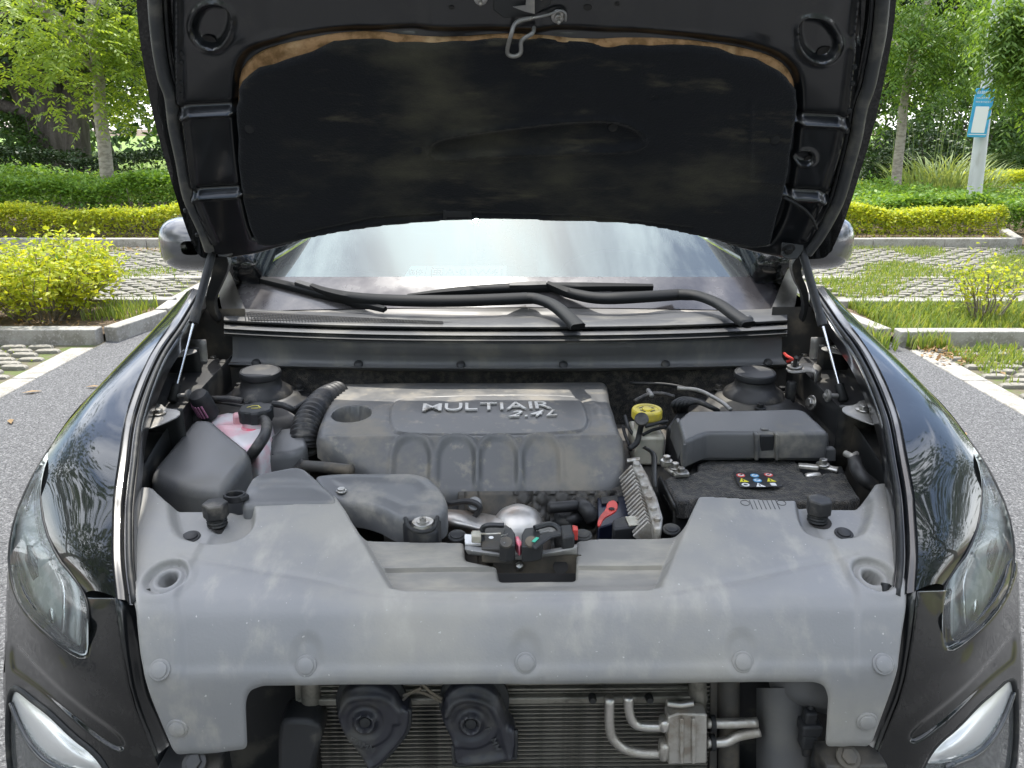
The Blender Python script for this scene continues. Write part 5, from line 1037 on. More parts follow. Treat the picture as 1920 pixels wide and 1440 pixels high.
# ================================================================== engine bay
# ---------------------------------------------------------------- sheet metal of the bay
part('undertray', box((0, 1.66, .33), (1.66, 1.08, .02)), 'fin_dark')
FW = part('firewall', grid([[V3(x, 2.135-.03*abs(x), z) for x in np.linspace(-.80, .80, 25)] for z in (1.0, .93, .90, .8, .35)]), 'steel_dusty', smooth=60)
fwm = [[V3(x, 2.105-.03*abs(x)+.008*math.sin(x*19)+.006*math.sin(x*43+z*30), z) for x in np.linspace(-.70, .72, 60)] for z in np.linspace(.995, .80, 9)]
part('firewall_mat', grid(fwm), 'felt_fuzzy', FW, smooth=180)
pmat('apron_steel', (.034, .034, .035), .40, var=((.115, .105, .085), 7, .45, .70, 8), rvar=.4)
def apron(s_, sg):
    yy = [1.12, 1.30, 1.45, 1.65, 1.90, 2.14]
    xi = [-.62, -.70, -.755, -.772, -.775, -.775]; xo = [-.70, -.78, -.835, -.875, -.90, -.91]; zt = [.86, .90, .935, .965, .985, 1.0]
    rows = [s_([V3(o, y, z-.10), V3(o, y, z-.006), V3(o+.01, y, z), V3(i-.012, y, z), V3(i, y, z-.008), V3(i+.004, y, z-.06), V3(i+.035, y, z-.30), V3(i+.04, y, .34)]) for y, i, o, z in zip(yy, xi, xo, zt)]
    ap = part('wing_apron', loft(rows, 2, 4), 'apron_steel', smooth=45)
    part('wheel_liner', loft([s_([V3(-.93, y, z-.03), V3(-.80, y, z), V3(-.66, y, z-.02), V3(-.60, y, z-.3), V3(-.60, y, .34)]) for y, z in ((1.5, .60), (1.62, .76), (1.8, .85), (1.98, .87), (2.15, .84), (2.3, .70))], 3, 3), 'dark_plastic', ap, smooth=180)
    # rail flange edge that runs down towards the lamp
    part('rail_flange', loft([s_([V3(i+.002, y, z+.006), V3(i+.006, y, z+.006), V3(i+.007, y, z-.06)]) for y, i, z in zip(yy[2:], xi[2:], zt[2:])], 2, 4), 'steel_black', ap, smooth=40)
    # strut tower
    c = s_([C(492, 742, z=.945)])[0] if sg > 0 else C(1412, 745, z=.945)
    tw = part('strut_tower', lathe([(.20, -.5), (.19, -.10), (.165, -.045), (.13, -.022), (.122, -.020), (.112, -.008), (.10, -.006), (.092, .004), (.075, .006), (.0, .006)], c, (0, 0, 1), 40), 'apron_steel', smooth=50)
    part('mount_cone', lathe([(.078, .006), (.074, .018), (.056, .030), (.050, .040), (.0495, .056)], c, (0, 0, 1), 32), 'hose_rubber', tw, smooth=50)
    part('mount_cap', lathe([(.044, .050), (.052, .056), (.053, .064), (.051, .070), (.047, .072), (.046, .0705), (.0, .0715)], c, (.03*sg, -.05, 1), 36), 'dark_plastic', tw, smooth=30)
    for t in (.4, 2.5, 4.6): bolt('mount_nut', c+V3(.095*math.cos(t), .095*math.sin(t), .004), .009, .010, (0, 0, 1), 'steel_black', tw)
    # fender mounting brackets with bolts
    for k, (u, v, z, w, d) in enumerate([(290, 770, 1.035, .100, .115), (330, 652, 1.075, .10, .07)]):
        p = C(u, v, z=z) if sg > 0 else None; q = s_([C(u, v, z=z)])[0]
        ol = [(-w*.5, -d*.2), (-w*.35, -d*.55), (w*.1, -d*.6), (w*.35, -d*.35), (w*.55, -d*.05), (w*.45, d*.2), (w*.1, d*.28), (-w*.1, d*.5), (-w*.5, d*.5)]
        P = chaikin([(x*sg+q[0], y+q[1]) for x, y in ol], 1); br = part('fender_bracket', prism([V3(x, y, q[2]-.012+.10*(y-q[1])) for x, y in P], (0, 0, .003)), 'bracket_steel', bevel=.001)
        bolt('bracket_bolt', q+V3(.006*sg, .004, -.008), .0095, .008, (0, 0, 1), 'bolt_steel', br, washer=1.7)
        part('bracket_leg', loft([[q+V3(x*sg, .045+.0*t, -.012-t) for x in (-w*.45, 0, w*.4)] for t in (0, .015, .05, .16)], 2, 2), 'steel_black', br, solid=.003)
        part('bracket_slot', lathe([(1, 0), (1, .0006), (0, .0008)], q+V3(-w*.12*sg, -d*.42, -.0125), (0, -.1, 1), 14, sx=.008, sy=.005), 'fin_dark', br)
    # small formed tabs on the rail
    q = s_([C(372, 690, z=.985)])[0]; tb = part('rail_tab', loft([[q+V3(x*sg, y, z) for x in (-.022, .022)] for y, z in ((-.03, .002), (.0, .003), (.012, .008), (.016, .03), (.018, .075))], 1, 3), 'bracket_steel', ap, solid=.004, smooth=50)
    q = s_([C(400, 675, z=.995)])[0]; bolt('rail_bolt', q, .009, .008, (0, 0, 1), 'bolt_steel', ap)
    part('bay_front_panel', grid([s_([V3(x, y, z) for x, y in ((-.60, 1.16), (-.72, 1.24), (-.86, 1.42))]) for z in (.86, .7, .4)]), 'dark_plastic', ap, smooth=60)
both(apron)
# ---------------------------------------------------------------- engine and its cover
yr = 1.668
def ec_z(X, Y): return np.where(Y > yr, .951+.045*(Y-yr)-.6*np.clip(Y-2.0, 0, 1)**1.3, .951-(yr-Y)*.97)
def ec_zs(X, Y):      # softened ridge
    return sum(ec_z(X, Y+e) for e in (-.010, -.005, 0, .005, .010))/5
ec_px = [(648, 712), (720, 703), (860, 700), (980, 698), (1070, 700), (1112, 708), (1140, 736), (1152, 770), (1162, 800), (1171, 832), (1174, 872), (1168, 902), (1148, 919), (1120, 924), (960, 928), (800, 931), (720, 905), (650, 862), (592, 824), (592, 806), (602, 775), (618, 742), (630, 729)]
ec_o = chaikin(onz(ec_px, ec_zs), 2)
insq = lambda l: onz(l, ec_zs)
pan = chaikin(insq([(728, 765), (745, 747), (800, 744), (1060, 741), (1092, 748), (1104, 780), (1104, 800), (1085, 815), (750, 819), (730, 805)]), 2)
oil = insq([(660, 777)])[0]; ar = [insq([(u, 836)])[0] for u in (773, 856, 934, 1014)]
hump = insq([(1100, 742), (1122, 765), (1128, 790)])
def ec_h(X, Y):
    h = ec_zs(X, Y); d = sdf(X, Y, pan); h = h-.0025*np.exp(-((d)/.0035)**2)+.003*sstep(-d/.006)
    h = h+.003*np.exp(-((Y-yr-.006)/.010)**2)
    for c in ar:
        x, y = (X-c[0])/.042, (Y-c[1])/.045; a = np.where(Y > c[1]-.02, np.hypot(x, (Y-(c[1]-.02))/.040), np.abs(x)); fade = sstep((Y-(yr-.105))/.05); h = h-.007*sstep((1-a)/.25)*fade+.006*np.exp(-((a-1.08)/.14)**2)*fade
    r = np.hypot(X-oil[0], (Y-oil[1])*.92); h = h-.045*sstep((.047-r)/.006)+.002*np.exp(-((r-.050)/.004)**2)
    d = pdist(X, Y, hump, False)[0]; h = h+.004*np.exp(-(d/.012)**2)
    return h+.0012*np.sin(X*14+2)*np.sin(Y*17)
EC = part('engine_cover', relief(HZ, ec_o, .0035, ec_h, skirt=.035, edge=.020), 'engine_plastic', smooth=60)
zz = .952
def ecp(u, v, e=0): q = insq([(u, v)])[0]; return V3(q[0], q[1], float(ec_h(np.array([q[0]]), np.array([q[1]]))[0])+e)
for s, (ua, va), (ub, vb), top, bold, sh in (('MULTIAIR', (792, 776), (1034, 770.5), 760.5, .0011, .0), ('2.4L', (953, 786), (1045, 784.5), 775, .0007, .35)):
    A, B = ecp(ua, va, .002), ecp(ub, vb, .002); wd_ = np.linalg.norm(B-A); T0 = ecp((ua+ub)/2, top, .002); ey_ = T0-(A+B)/2; H = np.linalg.norm(ey_)
    xs = 0; Lw = []
    for ch in s:
        v_, f_ = text_mesh(ch, 1, .02, shear=sh, bold=.006); Lw.append((v_, f_, np.ptp(v_[:, 0])))
    tot = sum(l[2] for l in Lw)+.10*(len(s)-1); k = wd_/tot; x = -wd_/2; hy = max(np.ptp(l[0][:, 1]) for l in Lw); lo_ = min(l[0][:, 1].min() for l in Lw)
    for v_, f_, w in Lw:
        v2 = np.stack([(v_[:, 0]-v_[:, 0].min())*k+x, (v_[:, 1]-lo_)/hy*H, np.where(v_[:, 2] > 0, .0035, 0)], 1); x += (w+.10)*k
        part('letter', place((v2, f_), (A+B)/2, B-A, ey_), 'silver_letter', EC, smooth=0, recalc=False)
part('oil_filler', lathe([(.034, .0), (.034, .014), (.030, .017), (.0, .0175)], V3(oil[0], oil[1], .905), (0, 0, 1), 24), 'dark_plastic', EC, smooth=40)
part('oil_cap_grip', beam(V3(oil[0]-.02, oil[1]-.01, .93), V3(oil[0]+.02, oil[1]-.012, .93), .010, .012), 'dark_plastic', EC, bevel=.003)
# block below the cover
EB = part('engine_block', box((.06, 1.78, .66), (.70, .40, .42)), 'steel_dusty', bevel=.02)
hd = part('cylinder_head_front', relief(Frame((0, 1.52, .78), (1, 0, 0), (0, .45, .89)), [(-.12, -.12), (.30, -.12), (.30, .10), (-.12, .10)], .004, lambda X, Y: .006*sstep((np.abs(np.sin(X*75+Y*75))*np.abs(np.sin(X*75-Y*75))-.18)/.2)*(X > .0)+.010*sstep((np.abs(np.sin(X*22+.4))-.94)/.03), skirt=.03, edge=.004), 'steel_dusty', EB, smooth=50)
for u, v, r in ((890, 945, .016),):
    p = C(u, v, z=.86); part('block_plug', lathe([(r, -.03), (r, .0), (r*.85, .004), (0, .004)], p, (0, -.8, .6), 20), 'bracket_steel', EB)
hs = [[C(u, v, z=z) for u, v, z in r] for r in ([(800, 958, .84), (850, 955, .845), (905, 962, .83), (940, 968, .835), (1020, 975, .80)], [(800, 972, .84), (850, 966, .86), (905, 975, .835), (940, 975, .845), (1020, 985, .80)], [(800, 990, .82), (850, 985, .85), (905, 992, .835), (940, 990, .84), (1020, 1000, .79)], [(800, 1010, .78), (850, 1005, .80), (905, 1012, .80), (940, 1012, .80), (1020, 1015, .76)])]
SH = part('heat_shield', loft(hs, 5, 5), 'shield_alu', smooth=180)
dc = C(972, 992, z=.812); part('shield_dome', lathe([(.062, -.06), (.058, -.02), (.052, .005), (.040, .030), (.024, .045), (.010, .050), (0, .051)], dc, (0, -.15, 1), 32, sx=1.15, sy=1.15), 'shield_alu', SH, smooth=180)
part('flange_ring', lathe([(.018, 0), (.030, 0), (.030, .012), (.018, .012), (.018, 0)], C(1003, 965, z=.82), (.3, -.8, .3), 24), 'steel_dusty', EB)
def blk(name, px, z, h, mat, parent=None, bevel=.004, **k): return part(name, prism([C(u, v, z=z) for u, v in px], (0, 0, -h)), mat, parent, bevel=bevel, **k)
for nm, px, z, h, mt in [('throttle_body', [(1038, 930), (1085, 926), (1092, 950), (1075, 975), (1040, 970)], .84, .12, 'dark_plastic'), ('sensor_block', [(1085, 932), (1118, 930), (1122, 958), (1095, 962)], .82, .10, 'steel_black'), ('oil_cooler', [(1010, 935), (1038, 932), (1040, 968), (1018, 990), (1005, 975)], .80, .1, 'steel_dusty'), ('pump_housing', [(1060, 975), (1110, 965), (1118, 1000), (1070, 1000)], .76, .10, 'dark_plastic')]: blk(nm, px, z, h, mt, EB, bevel=.012)
for pts, r in (([(1030, 952, .86), (1060, 950, .865), (1080, 948, .86)], .012), ([(1085, 945, .85), (1100, 955, .86), (1112, 975, .84)], .016), ([(1040, 985, .80), (1065, 975, .83), (1085, 972, .83), (1110, 985, .80)], .014), ([(840, 945, .86), (880, 940, .87), (900, 952, .86), (885, 975, .83)], .006)):
    part('coolant_pipe', tube([C(u, v, z=z) for u, v, z in pts], r, n=12, k=5), 'hose_rubber', EB, smooth=180)
# battery side cables and the boxes beside the engine
NB = blk('relay_holder', [(1120, 930), (1188, 922), (1190, 968), (1122, 990)], .86, .14, 'navy_plastic', bevel=.003)
blk('relay_lid', [(1126, 932), (1158, 928), (1160, 940), (1128, 944)], .866, .004, 'dark_plastic', NB, bevel=.001)
part('blue_strip', beam(C(1186, 918, z=.88), C(1187, 968, z=.875), .006, .04), 'blue_plastic', NB, bevel=.001)
rt = [(1119, 988), (1123, 972), (1136, 958), (1138, 945), (1150, 940), (1158, 946), (1158, 958), (1148, 966), (1132, 974), (1125, 990)]
part('red_tag', prism([C(u, v, z=.895) for u, v in chaikin(rt, 1)], (0, 0, .004)), 'red_plastic', NB, bevel=.001)
part('tag_hole', lathe([(.006, .0), (.006, .0006), (0, .0008)], C(1147, 954, z=.9), (0, 0, 1), 12), 'fin_dark', NB)
cn = blk('wiring_plug', [(1148, 975), (1165, 968), (1200, 964), (1208, 985), (1150, 992)], .90, .04, 'dark_plastic'); blk('plug_label', [(1172, 968), (1198, 966), (1206, 982), (1180, 985)], .9035, .003, 'reservoir_plastic', cn, bevel=.001)
# engine control unit with cooling fins
EU = part('control_unit', prism([C(u, v, z=.925) for u, v in [(1187, 862), (1198, 862), (1215, 890), (1232, 930), (1243, 968), (1240, 990), (1226, 990), (1213, 940), (1200, 900), (1188, 876)]], (0, 0, -.03)), 'cast_alu', bevel=.004)
for i in range(17):
    t = i/16; a_ = C(1187+31*t+3, 880+106*t, z=.912); part('cooling_fin', beam(a_+V3(-.022, 0, -.03), a_+V3(.004, 0, -.0), .006, .03), 'cast_alu', EU, bevel=.001)
for i in range(6): t = i/5; part('unit_rib', lathe([(.007, -.002), (.007, .004), (.004, .006), (0, .006)], C(1194+38*t, 872+102*t, z=.927), (0, 0, 1), 12), 'cast_alu', EU)
part('unit_stud', tube([C(1176, 865, z=.92), C(1200, 862, z=.925)], .006, n=10), 'bolt_steel', EU)
part('battery_bracket', loft([[C(u, v, z=z) for u, v, z in r] for r in ([(1206, 838, .93), (1222, 850, .93), (1224, 880, .93), (1226, 915, .92)], [(1210, 836, .94), (1230, 850, .94), (1232, 880, .94), (1232, 915, .93)])], 3, 2), 'steel_black', solid=.004)
# ---------------------------------------------------------------- intake: resonator box, ducts, bellows
afz = plane_z(C(380, 783, z=.972), C(469, 848, z=.955), C(350, 918, z=.932))
af = roundpoly(onz([(362, 784), (396, 783), (466, 838), (470, 852), (417, 922), (350, 917), (281, 893), (283, 878)], afz), .022, 5)
AB = part('intake_resonator', relief(HZ, af, .004, lambda X, Y: afz(X, Y)+.002*np.sin(X*12)*np.sin(Y*9), skirt=.13, edge=.020), 'box_plastic', smooth=55)
def simple(name, px, z, cell, mat, edge, skirt, rad=.012, parent=None, feat=None, zf=None):
    zf = zf or const(z); o = roundpoly(onz(px, zf), rad, 4); return part(name, relief(HZ, o, cell, (lambda X, Y: zf(X, Y)+(feat(X, Y, o) if feat else 0)), skirt=skirt, edge=edge), mat, parent, smooth=55)
z2 = plane_z(C(540, 800, z=.935), C(575, 830, z=.93), C(482, 848, z=.915))
IB = simple('intake_elbow', [(478, 846), (500, 822), (524, 802), (556, 798), (574, 818), (577, 836), (552, 850), (484, 856)], 0, .004, 'box_plastic', .014, .07, .014, zf=z2)
part('elbow_seam', tube([C(u, v, z=z) for u, v, z in [(527, 804, .936), (512, 826, .928), (511, 852, .918)]], .0016, n=5, k=4), 'dark_plastic', IB)
bl = crom([C(u, v, z=z) for u, v, z in [(572, 842, .895), (571, 815, .925), (580, 785, .945), (606, 752, .955), (634, 738, .95)]], 14); rr = [.030+.004*(1 if i % 3 else -.35) for i in range(len(bl))]
part('bellows_hose', tube(bl, rr, n=22), 'hose_rubber', smooth=180)
part('bellows_clamp', lathe([(.033, -.004), (.036, -.004), (.036, .004), (.033, .004)], C(575, 836, z=.90), (0, -.3, .9), 24), 'bolt_steel')
# snorkel duct along the front
dz_ = lambda X, Y: .952+.10*(Y-1.50)
DU = simple('intake_duct', [(585, 889), (640, 884), (778, 884), (806, 892), (828, 912), (840, 936), (838, 955), (822, 966), (782, 967), (745, 970), (708, 950), (672, 941), (632, 938), (600, 920)], 0, .0035, 'duct_plastic', .014, .04, .02, zf=dz_, feat=lambda X, Y, o: .004*np.exp(-(sdf(X, Y, o)+.028)**2/.00012))
bolt('duct_screw', C(640, 921, z=.948), .008, .004, (0, 0, 1), 'bolt_steel', DU, washer=1.3)
SN = simple('snorkel_mouth', [(452, 938), (458, 915), (470, 894), (490, 884), (552, 873), (572, 876), (604, 903), (632, 930), (632, 941), (455, 946)], 0, .0035, 'duct_plastic', .012, .05, .016, zf=lambda X, Y: .962+.08*(Y-1.42), feat=lambda X, Y, o: .004*np.sin(Y*60)*sstep((-sdf(X, Y, o))/.03))
part('duct_ear', join(lathe([(.012, 0), (.016, .0), (.016, .014), (.012, .014), (.012, 0)], C(441, 938, z=.955), (0, 0, 1), 16, sx=1.3, sy=1), beam(C(448, 936, z=.962), C(465, 930, z=.962), .012, .010)), 'dark_plastic', SN, bevel=.002)
eb = simple('duct_bracket', [(748, 968), (760, 984), (778, 996), (800, 1000), (822, 996), (828, 966), (790, 958)], .925, .004, 'dark_plastic', .006, .05, .01)
p = C(793, 984, z=.93); part('bracket_nut', join(lathe([(.021, 0), (.021, .004), (.019, .007), (.012, .007), (.012, .009)], p, (0, 0, 1), 24), lathe([(.006, .007), (.006, .014), (0, .015)], p, (0, 0, 1), 10)), 'bolt_steel', eb)
part('bracket_wire', tube([C(u, v, z=z) for u, v, z in [(760, 972, .93), (768, 990, .945), (792, 998, .945), (814, 990, .945), (820, 970, .93)]], .004, n=6, k=4), 'rubber', eb, smooth=180)
# ---------------------------------------------------------------- coolant tank
CTK = simple('coolant_tank', [(384, 792), (394, 776), (428, 768), (470, 772), (508, 772), (514, 800), (508, 832), (486, 850), (440, 838), (402, 806)], .940, .004, 'tank_plastic', .028, .10, .012, feat=lambda X, Y, o: .004*np.exp(-((pdist(X, Y, onz([(410, 800), (470, 800), (505, 812)], const(.94)), False)[0])/.012)**2))
q = C(452, 794, z=.938); part('coolant_window', box(q+V3(0, 0, .008), (.034, .030, .036), .3), 'coolant_pink', CTK, bevel=.006)
pk = C(474, 802, z=.940); part('coolant_stain', lathe([(.026, -.004), (.020, .004), (0, .006)], pk, (0, 0, 1), 18, sx=1.2), 'coolant_pink', CTK, smooth=180)
kc = C(479, 764, z=.985); kv = []
for z_, r_ in ((-.030, .036), (-.004, .037), (0, .034), (.002, .026), (.002, 0)):
    kv.append([kc+V3(math.cos(t)*r_*(1+.10*(1 if int(t/(2*math.pi)*12+.25) % 2 else 0)*(r_ > .03)), math.sin(t)*r_*(1+.10*(1 if int(t/(2*math.pi)*12+.25) % 2 else 0)*(r_ > .03)), z_) for t in np.linspace(0, 2*math.pi, 49)[:-1]])
KC = part('tank_cap', grid(kv, closed=True), 'dark_plastic', CTK, smooth=35)
part('tank_neck', lathe([(.034, -.06), (.034, -.028)], kc, (0, 0, 1), 24), 'tank_plastic', CTK)
for (x, y, a_, l) in ((-.012, .0, .9, .018), (.0, .006, 0, .014), (.010, -.002, -.9, .016), (.004, -.012, .1, .02)): part('cap_symbol', beam(kc+V3(x-math.cos(a_)*l/2, y-math.sin(a_)*l/2, .0028), kc+V3(x+math.cos(a_)*l/2, y+math.sin(a_)*l/2, .0028), .0025, .0006), 'yellow_print', CTK)
HS = group_part('hoses')
def hose(name, pts, r, mat='hose_rubber', parent=None, n=10): return part(name, tube([C(u, v, z=z) for u, v, z in pts], r, n=n, k=6), mat, parent or HS, smooth=180)
hose('tank_hose', [(472, 788, .955), (490, 786, .965), (500, 795, .965), (497, 815, .970), (484, 836, .962), (470, 856, .935), (464, 866, .90)], .0125)
part('hose_clip', join(lathe([(.012, -.008), (.0145, -.008), (.0145, .008), (.012, .008), (.012, -.008)], C(474, 788, z=.957), (1, .2, .2), 18), box(C(474, 780, z=.968), (.008, .012, .010))), 'alu', HS)
part('hose_clip', join(lathe([(.014, -.004), (.0155, -.004), (.0155, .004), (.014, .004), (.014, -.004)], C(474, 846, z=.915), (.4, .7, .6), 18), box(C(476, 838, z=.93), (.012, .006, .010))), 'bolt_steel', HS)
hose('return_hose', [(455, 752, .965), (430, 748, .97), (405, 748, .97), (388, 748, .965)], .008)
hose('vapour_hose', [(510, 757, .975), (530, 760, .97), (548, 768, .96), (565, 780, .93)], .008); hose('small_line', [(550, 768, .96), (575, 752, .97), (600, 738, .975), (640, 726, .97)], .006)
hose('breather_line', [(388, 752, .96), (430, 758, .955), (470, 765, .95)], .003, 'rubber')
cpx = C(380, 755, z=.985); CPL = part('loom_connector', lathe([(.020, -.045), (.024, -.04), (.024, .02), (.02, .028), (0, .03)], cpx, (-.15, -.35, .8), 16), 'dark_plastic', HS, smooth=35)
for i in range(6):
    a_ = -1.4+i*.32; x, y, z = frame_of((-.15, -.35, .8)); part('connector_lock', beam(cpx+x*.024*math.sin(a_)-y*.024*math.cos(a_)-z*.03, cpx+x*.024*math.sin(a_)-y*.024*math.cos(a_)+z*.008, .005, .004, x), 'purple_plastic', HS, bevel=.001)
hose('loom', [(376, 772, .955), (362, 792, .93), (345, 806, .91), (335, 835, .88)], .017); hose('filler_hose', [(362, 822, .90), (335, 832, .90), (305, 848, .89), (272, 868, .86), (262, 890, .80)], .019)
hose('big_hose', [(262, 838, .93), (255, 858, .92), (262, 880, .92), (285, 884, .90), (292, 866, .90)], .012); hose('braided_line', [(570, 874, .90), (600, 876, .905), (660, 882, .91)], .013, 'steel_dusty')
hose('lower_hose', [(575, 868, .90), (560, 885, .88), (540, 905, .85)], .016)
part('bonnet_cable', tube([C(u, v, z=z) for u, v, z in [(440, 662, 1.0), (420, 684, .99), (395, 712, .985), (360, 745, .98), (330, 780, .965), (305, 800, .95)]], .0025, n=6, k=4), 'bracket_steel', HS)
# ---------------------------------------------------------------- brake fluid reservoir
bz = C(1213, 772, z=.985); BR = part('brake_reservoir', join(prism(roundpoly([bz+V3(-.035, -.06, -.11), bz+V3(.035, -.06, -.11), bz+V3(.035, .05, -.11), bz+V3(-.035, .05, -.11)], .012), (0, 0, .07)), lathe([(.028, -.045), (.028, -.012)], bz, (0, 0, 1), 24)), 'reservoir_plastic', bevel=.006)
part('reservoir_cap', lathe([(.034, -.014), (.0355, -.012), (.0355, .004), (.033, .008), (.026, .008), (.024, .006), (.012, .006), (.011, .009), (0, .009)], bz, (0, -.02, 1), 32), 'yellow_cap', BR, smooth=30)
for t in range(4): part('cap_print', beam(bz+V3(.018*math.cos(t*1.57+.3), .018*math.sin(t*1.57+.3), .0068), bz+V3(.018*math.cos(t*1.57+1.2), .018*math.sin(t*1.57+1.2), .0068), .003, .0006), 'dark_plastic', BR)
EYE = C(1203, 786, z=1.0); part('cable_eyelet', lathe([(.010, -.004), (.015, -.004), (.016, 0), (.015, .004), (.008, .006), (0, .006)], EYE, (-.1, -.7, .7), 20), 'hose_rubber', HS, smooth=40)
hose('cable', [(1203, 795, .985), (1199, 812, .96), (1194, 830, .94), (1180, 842, .93)], .0065, 'rubber')
for i, pts in enumerate([[(1210, 800, .97), (1235, 793, .975), (1252, 790, .975)], [(1205, 815, .95), (1225, 806, .955), (1250, 800, .96)], [(1195, 820, .93), (1185, 812, .94), (1178, 800, .95), (1172, 780, .955)], [(1180, 835, .92), (1172, 815, .93), (1168, 800, .94)]]): hose('wire', pts, .004, 'rubber')
hose('vacuum_line', [(1190, 752, .975), (1215, 740, .985), (1240, 738, .985), (1265, 744, .98)], .005); hose('cable_sheath', [(1215, 732, .985), (1222, 742, .985)], .006, 'bracket_steel')
for k in range(5): hose('loom_branch', [(1266+k*5, 772, .955), (1262+k*7, 758, .985), (1280+k*7, 748+k*1.5, .99), (1310+k*6, 752+k*3, .985), (1330+k*4, 762+k*2, .97)], .0058, 'rubber')
hose('brake_line', [(1270, 728, .99), (1310, 732, .99), (1350, 752, .985), (1370, 768, .98)], .005, 'bracket_steel'); hose('bulkhead_line', [(1180, 718, .97), (1260, 722, .975), (1330, 742, .975)], .004, 'rubber')
# ---------------------------------------------------------------- fuse box
fzt = lambda X, Y: .990+.04*(Y-1.6)
ftop = [(1270, 786), (1290, 769), (1494, 766), (1512, 771), (1556, 812), (1327, 811), (1282, 830)]
FB = simple('fuse_box', ftop, 0, .004, 'fuse_plastic', .008, .05, .010, zf=fzt, feat=lambda X, Y, o: .0015*np.sin(X*10)*np.sin(Y*12))
blk('box_base', [(1250, 800), (1270, 772), (1512, 778), (1558, 824), (1278, 828)], .955, .10, 'dark_plastic', FB, bevel=.006)
part('front_wall', prism([C(1282, 829, z=.972), C(1327, 811, z=.980), C(1554, 813, z=.980), C(1556, 846, z=.935), C(1274, 848, z=.935)], (0, .012, 0)), 'fuse_plastic', FB, bevel=.004)
part('lid_skirt', prism([C(u, v, z=z) for u, v, z in [(1272, 846, .945), (1330, 843, .945), (1333, 849, .938), (1360, 849, .938), (1362, 852, .935), (1412, 852, .935), (1412, 862, .922), (1272, 864, .922)]], (0, .02, 0)), 'fuse_plastic', FB, bevel=.003)
part('lid_skirt', prism([C(u, v, z=z) for u, v, z in [(1454, 850, .938), (1500, 850, .938), (1502, 842, .948), (1568, 842, .948), (1568, 866, .918), (1454, 863, .921)]], (0, .02, 0)), 'fuse_plastic', FB, bevel=.003)
part('lid_side', prism([C(u, v, z=z) for u, v, z in [(1268, 784, .985), (1281, 829, .978), (1272, 862, .93), (1250, 806, .94)]], (.008, 0, 0)), 'fuse_plastic', FB, bevel=.002)
part('lid_latch', prism([C(u, v, z=z) for u, v, z in [(1423, 814, .985), (1450, 814, .985), (1450, 860, .925), (1423, 860, .925)]], (0, -.008, .0)), 'dark_plastic', FB, bevel=.003)
for u in (1417, 1455): part('latch_cheek', beam(C(u, 812, z=.99), C(u, 861, z=.928), .007, .016, (0, -1, .3)), 'fuse_plastic', FB, bevel=.002)
part('lid_mark', beam(C(1427, 804, z=.992), C(1440, 804, z=.992), .012, .0015), 'fuse_plastic', FB)
# ---------------------------------------------------------------- battery
BT = part('battery', prism([C(u, v, z=.900) for u, v in [(1300, 868), (1580, 872), (1605, 940), (1262, 948)]], (0, 0, -.17)), 'dark_plastic', bevel=.006)
bzf = lambda X, Y: .914+.004*np.sin(X*40)*np.sin(Y*33)
fel = onz([(1306, 861), (1400, 863), (1490, 859), (1504, 878), (1512, 894), (1540, 889), (1582, 882), (1600, 910), (1620, 941), (1500, 943), (1315, 932), (1276, 947), (1258, 918), (1240, 892), (1309, 890)], const(.914)); fel = chaikin(fel, 1)
part('battery_felt', relief(HZ, fel+np.random.default_rng(5).normal(size=fel.shape)*.0007, .0035, bzf, skirt=.03, edge=.006), 'felt_fuzzy', BT, smooth=60)
part('felt_side', loft([[C(u, v, z=z) for u, v, z in r] for r in ([(1240, 892, .912), (1252, 918, .912), (1266, 946, .912)], [(1236, 902, .89), (1250, 930, .88), (1272, 968, .88)], [(1238, 920, .86), (1252, 950, .85), (1276, 985, .85)])], 3, 3), 'dark_plastic', BT, solid=.004)
lbl = Frame(C(1420, 900, z=.922), C(1448, 886, z=.922)-C(1374, 887, z=.922), C(1411, 886, z=.922)-C(1427, 913, z=.922))
LB = part('warning_label', prism([C(u, v, z=.9205) for u, v in [(1374, 887), (1449, 886), (1467, 913), (1388, 914)]], (0, 0, .0012)), 'label_dark', BT)
def lq(u, v): return C(u, v, z=.9222)
for u, v, mt in ((1389, 891.5, 'red_print'), (1415, 892, 'blue_print'), (1441, 890.5, 'red_print'), (1420, 901, 'blue_print')):
    part('warning_sign', lathe([(.0090, 0), (.0090, .0006), (0, .0007)], lq(u, v), (0, 0, 1), 20), mt, BT); part('sign_mark', lathe([(.0065, .0008), (.0065, .0012), (0, .0013)], lq(u, v), (0, 0, 1), 16, sx=1, sy=.75), 'white_print', BT); part('sign_mark', box(lq(u, v)+V3(0, 0, .0016), (.007, .0035, .0006), .4), mt if 'blue' in mt else 'label_dark', BT)
for u, v, mt in ((1394, 901, 'yellow_label'), (1445, 900.5, 'yellow_label'), (1425, 910, 'white_print')):
    p = lq(u, v); part('warning_triangle', prism([p+V3(-.0095, -.007, 0), p+V3(.0095, -.007, 0), p+V3(-.002, .010, 0)], (0, 0, .0007)), mt, BT); part('sign_mark', box(p+V3(-.001, -.001, .001), (.002, .008, .0006)), 'label_dark', BT)
part('warning_sign', lathe([(.008, 0), (.008, .0006), (.0045, .0006), (.0045, 0)], lq(1398, 909), (0, 0, 1), 16), 'white_print', BT); part('warning_sign', box(lq(1450, 908), (.011, .012, .0007)), 'white_print', BT)
NT = part('terminal_clamp', join(box(C(1250, 868, z=.935), (.026, .022, .014)), box(C(1262, 880, z=.925), (.030, .030, .010), .4), box(C(1276, 888, z=.922), (.034, .022, .012), .1)), 'alu', BT, bevel=.004)
for u, v, z in ((1250, 864, .944), (1266, 877, .932), (1277, 886, .93)): bolt('terminal_nut', C(u, v, z=z), .008, .009, (0, 0, 1), 'bolt_steel', BT)
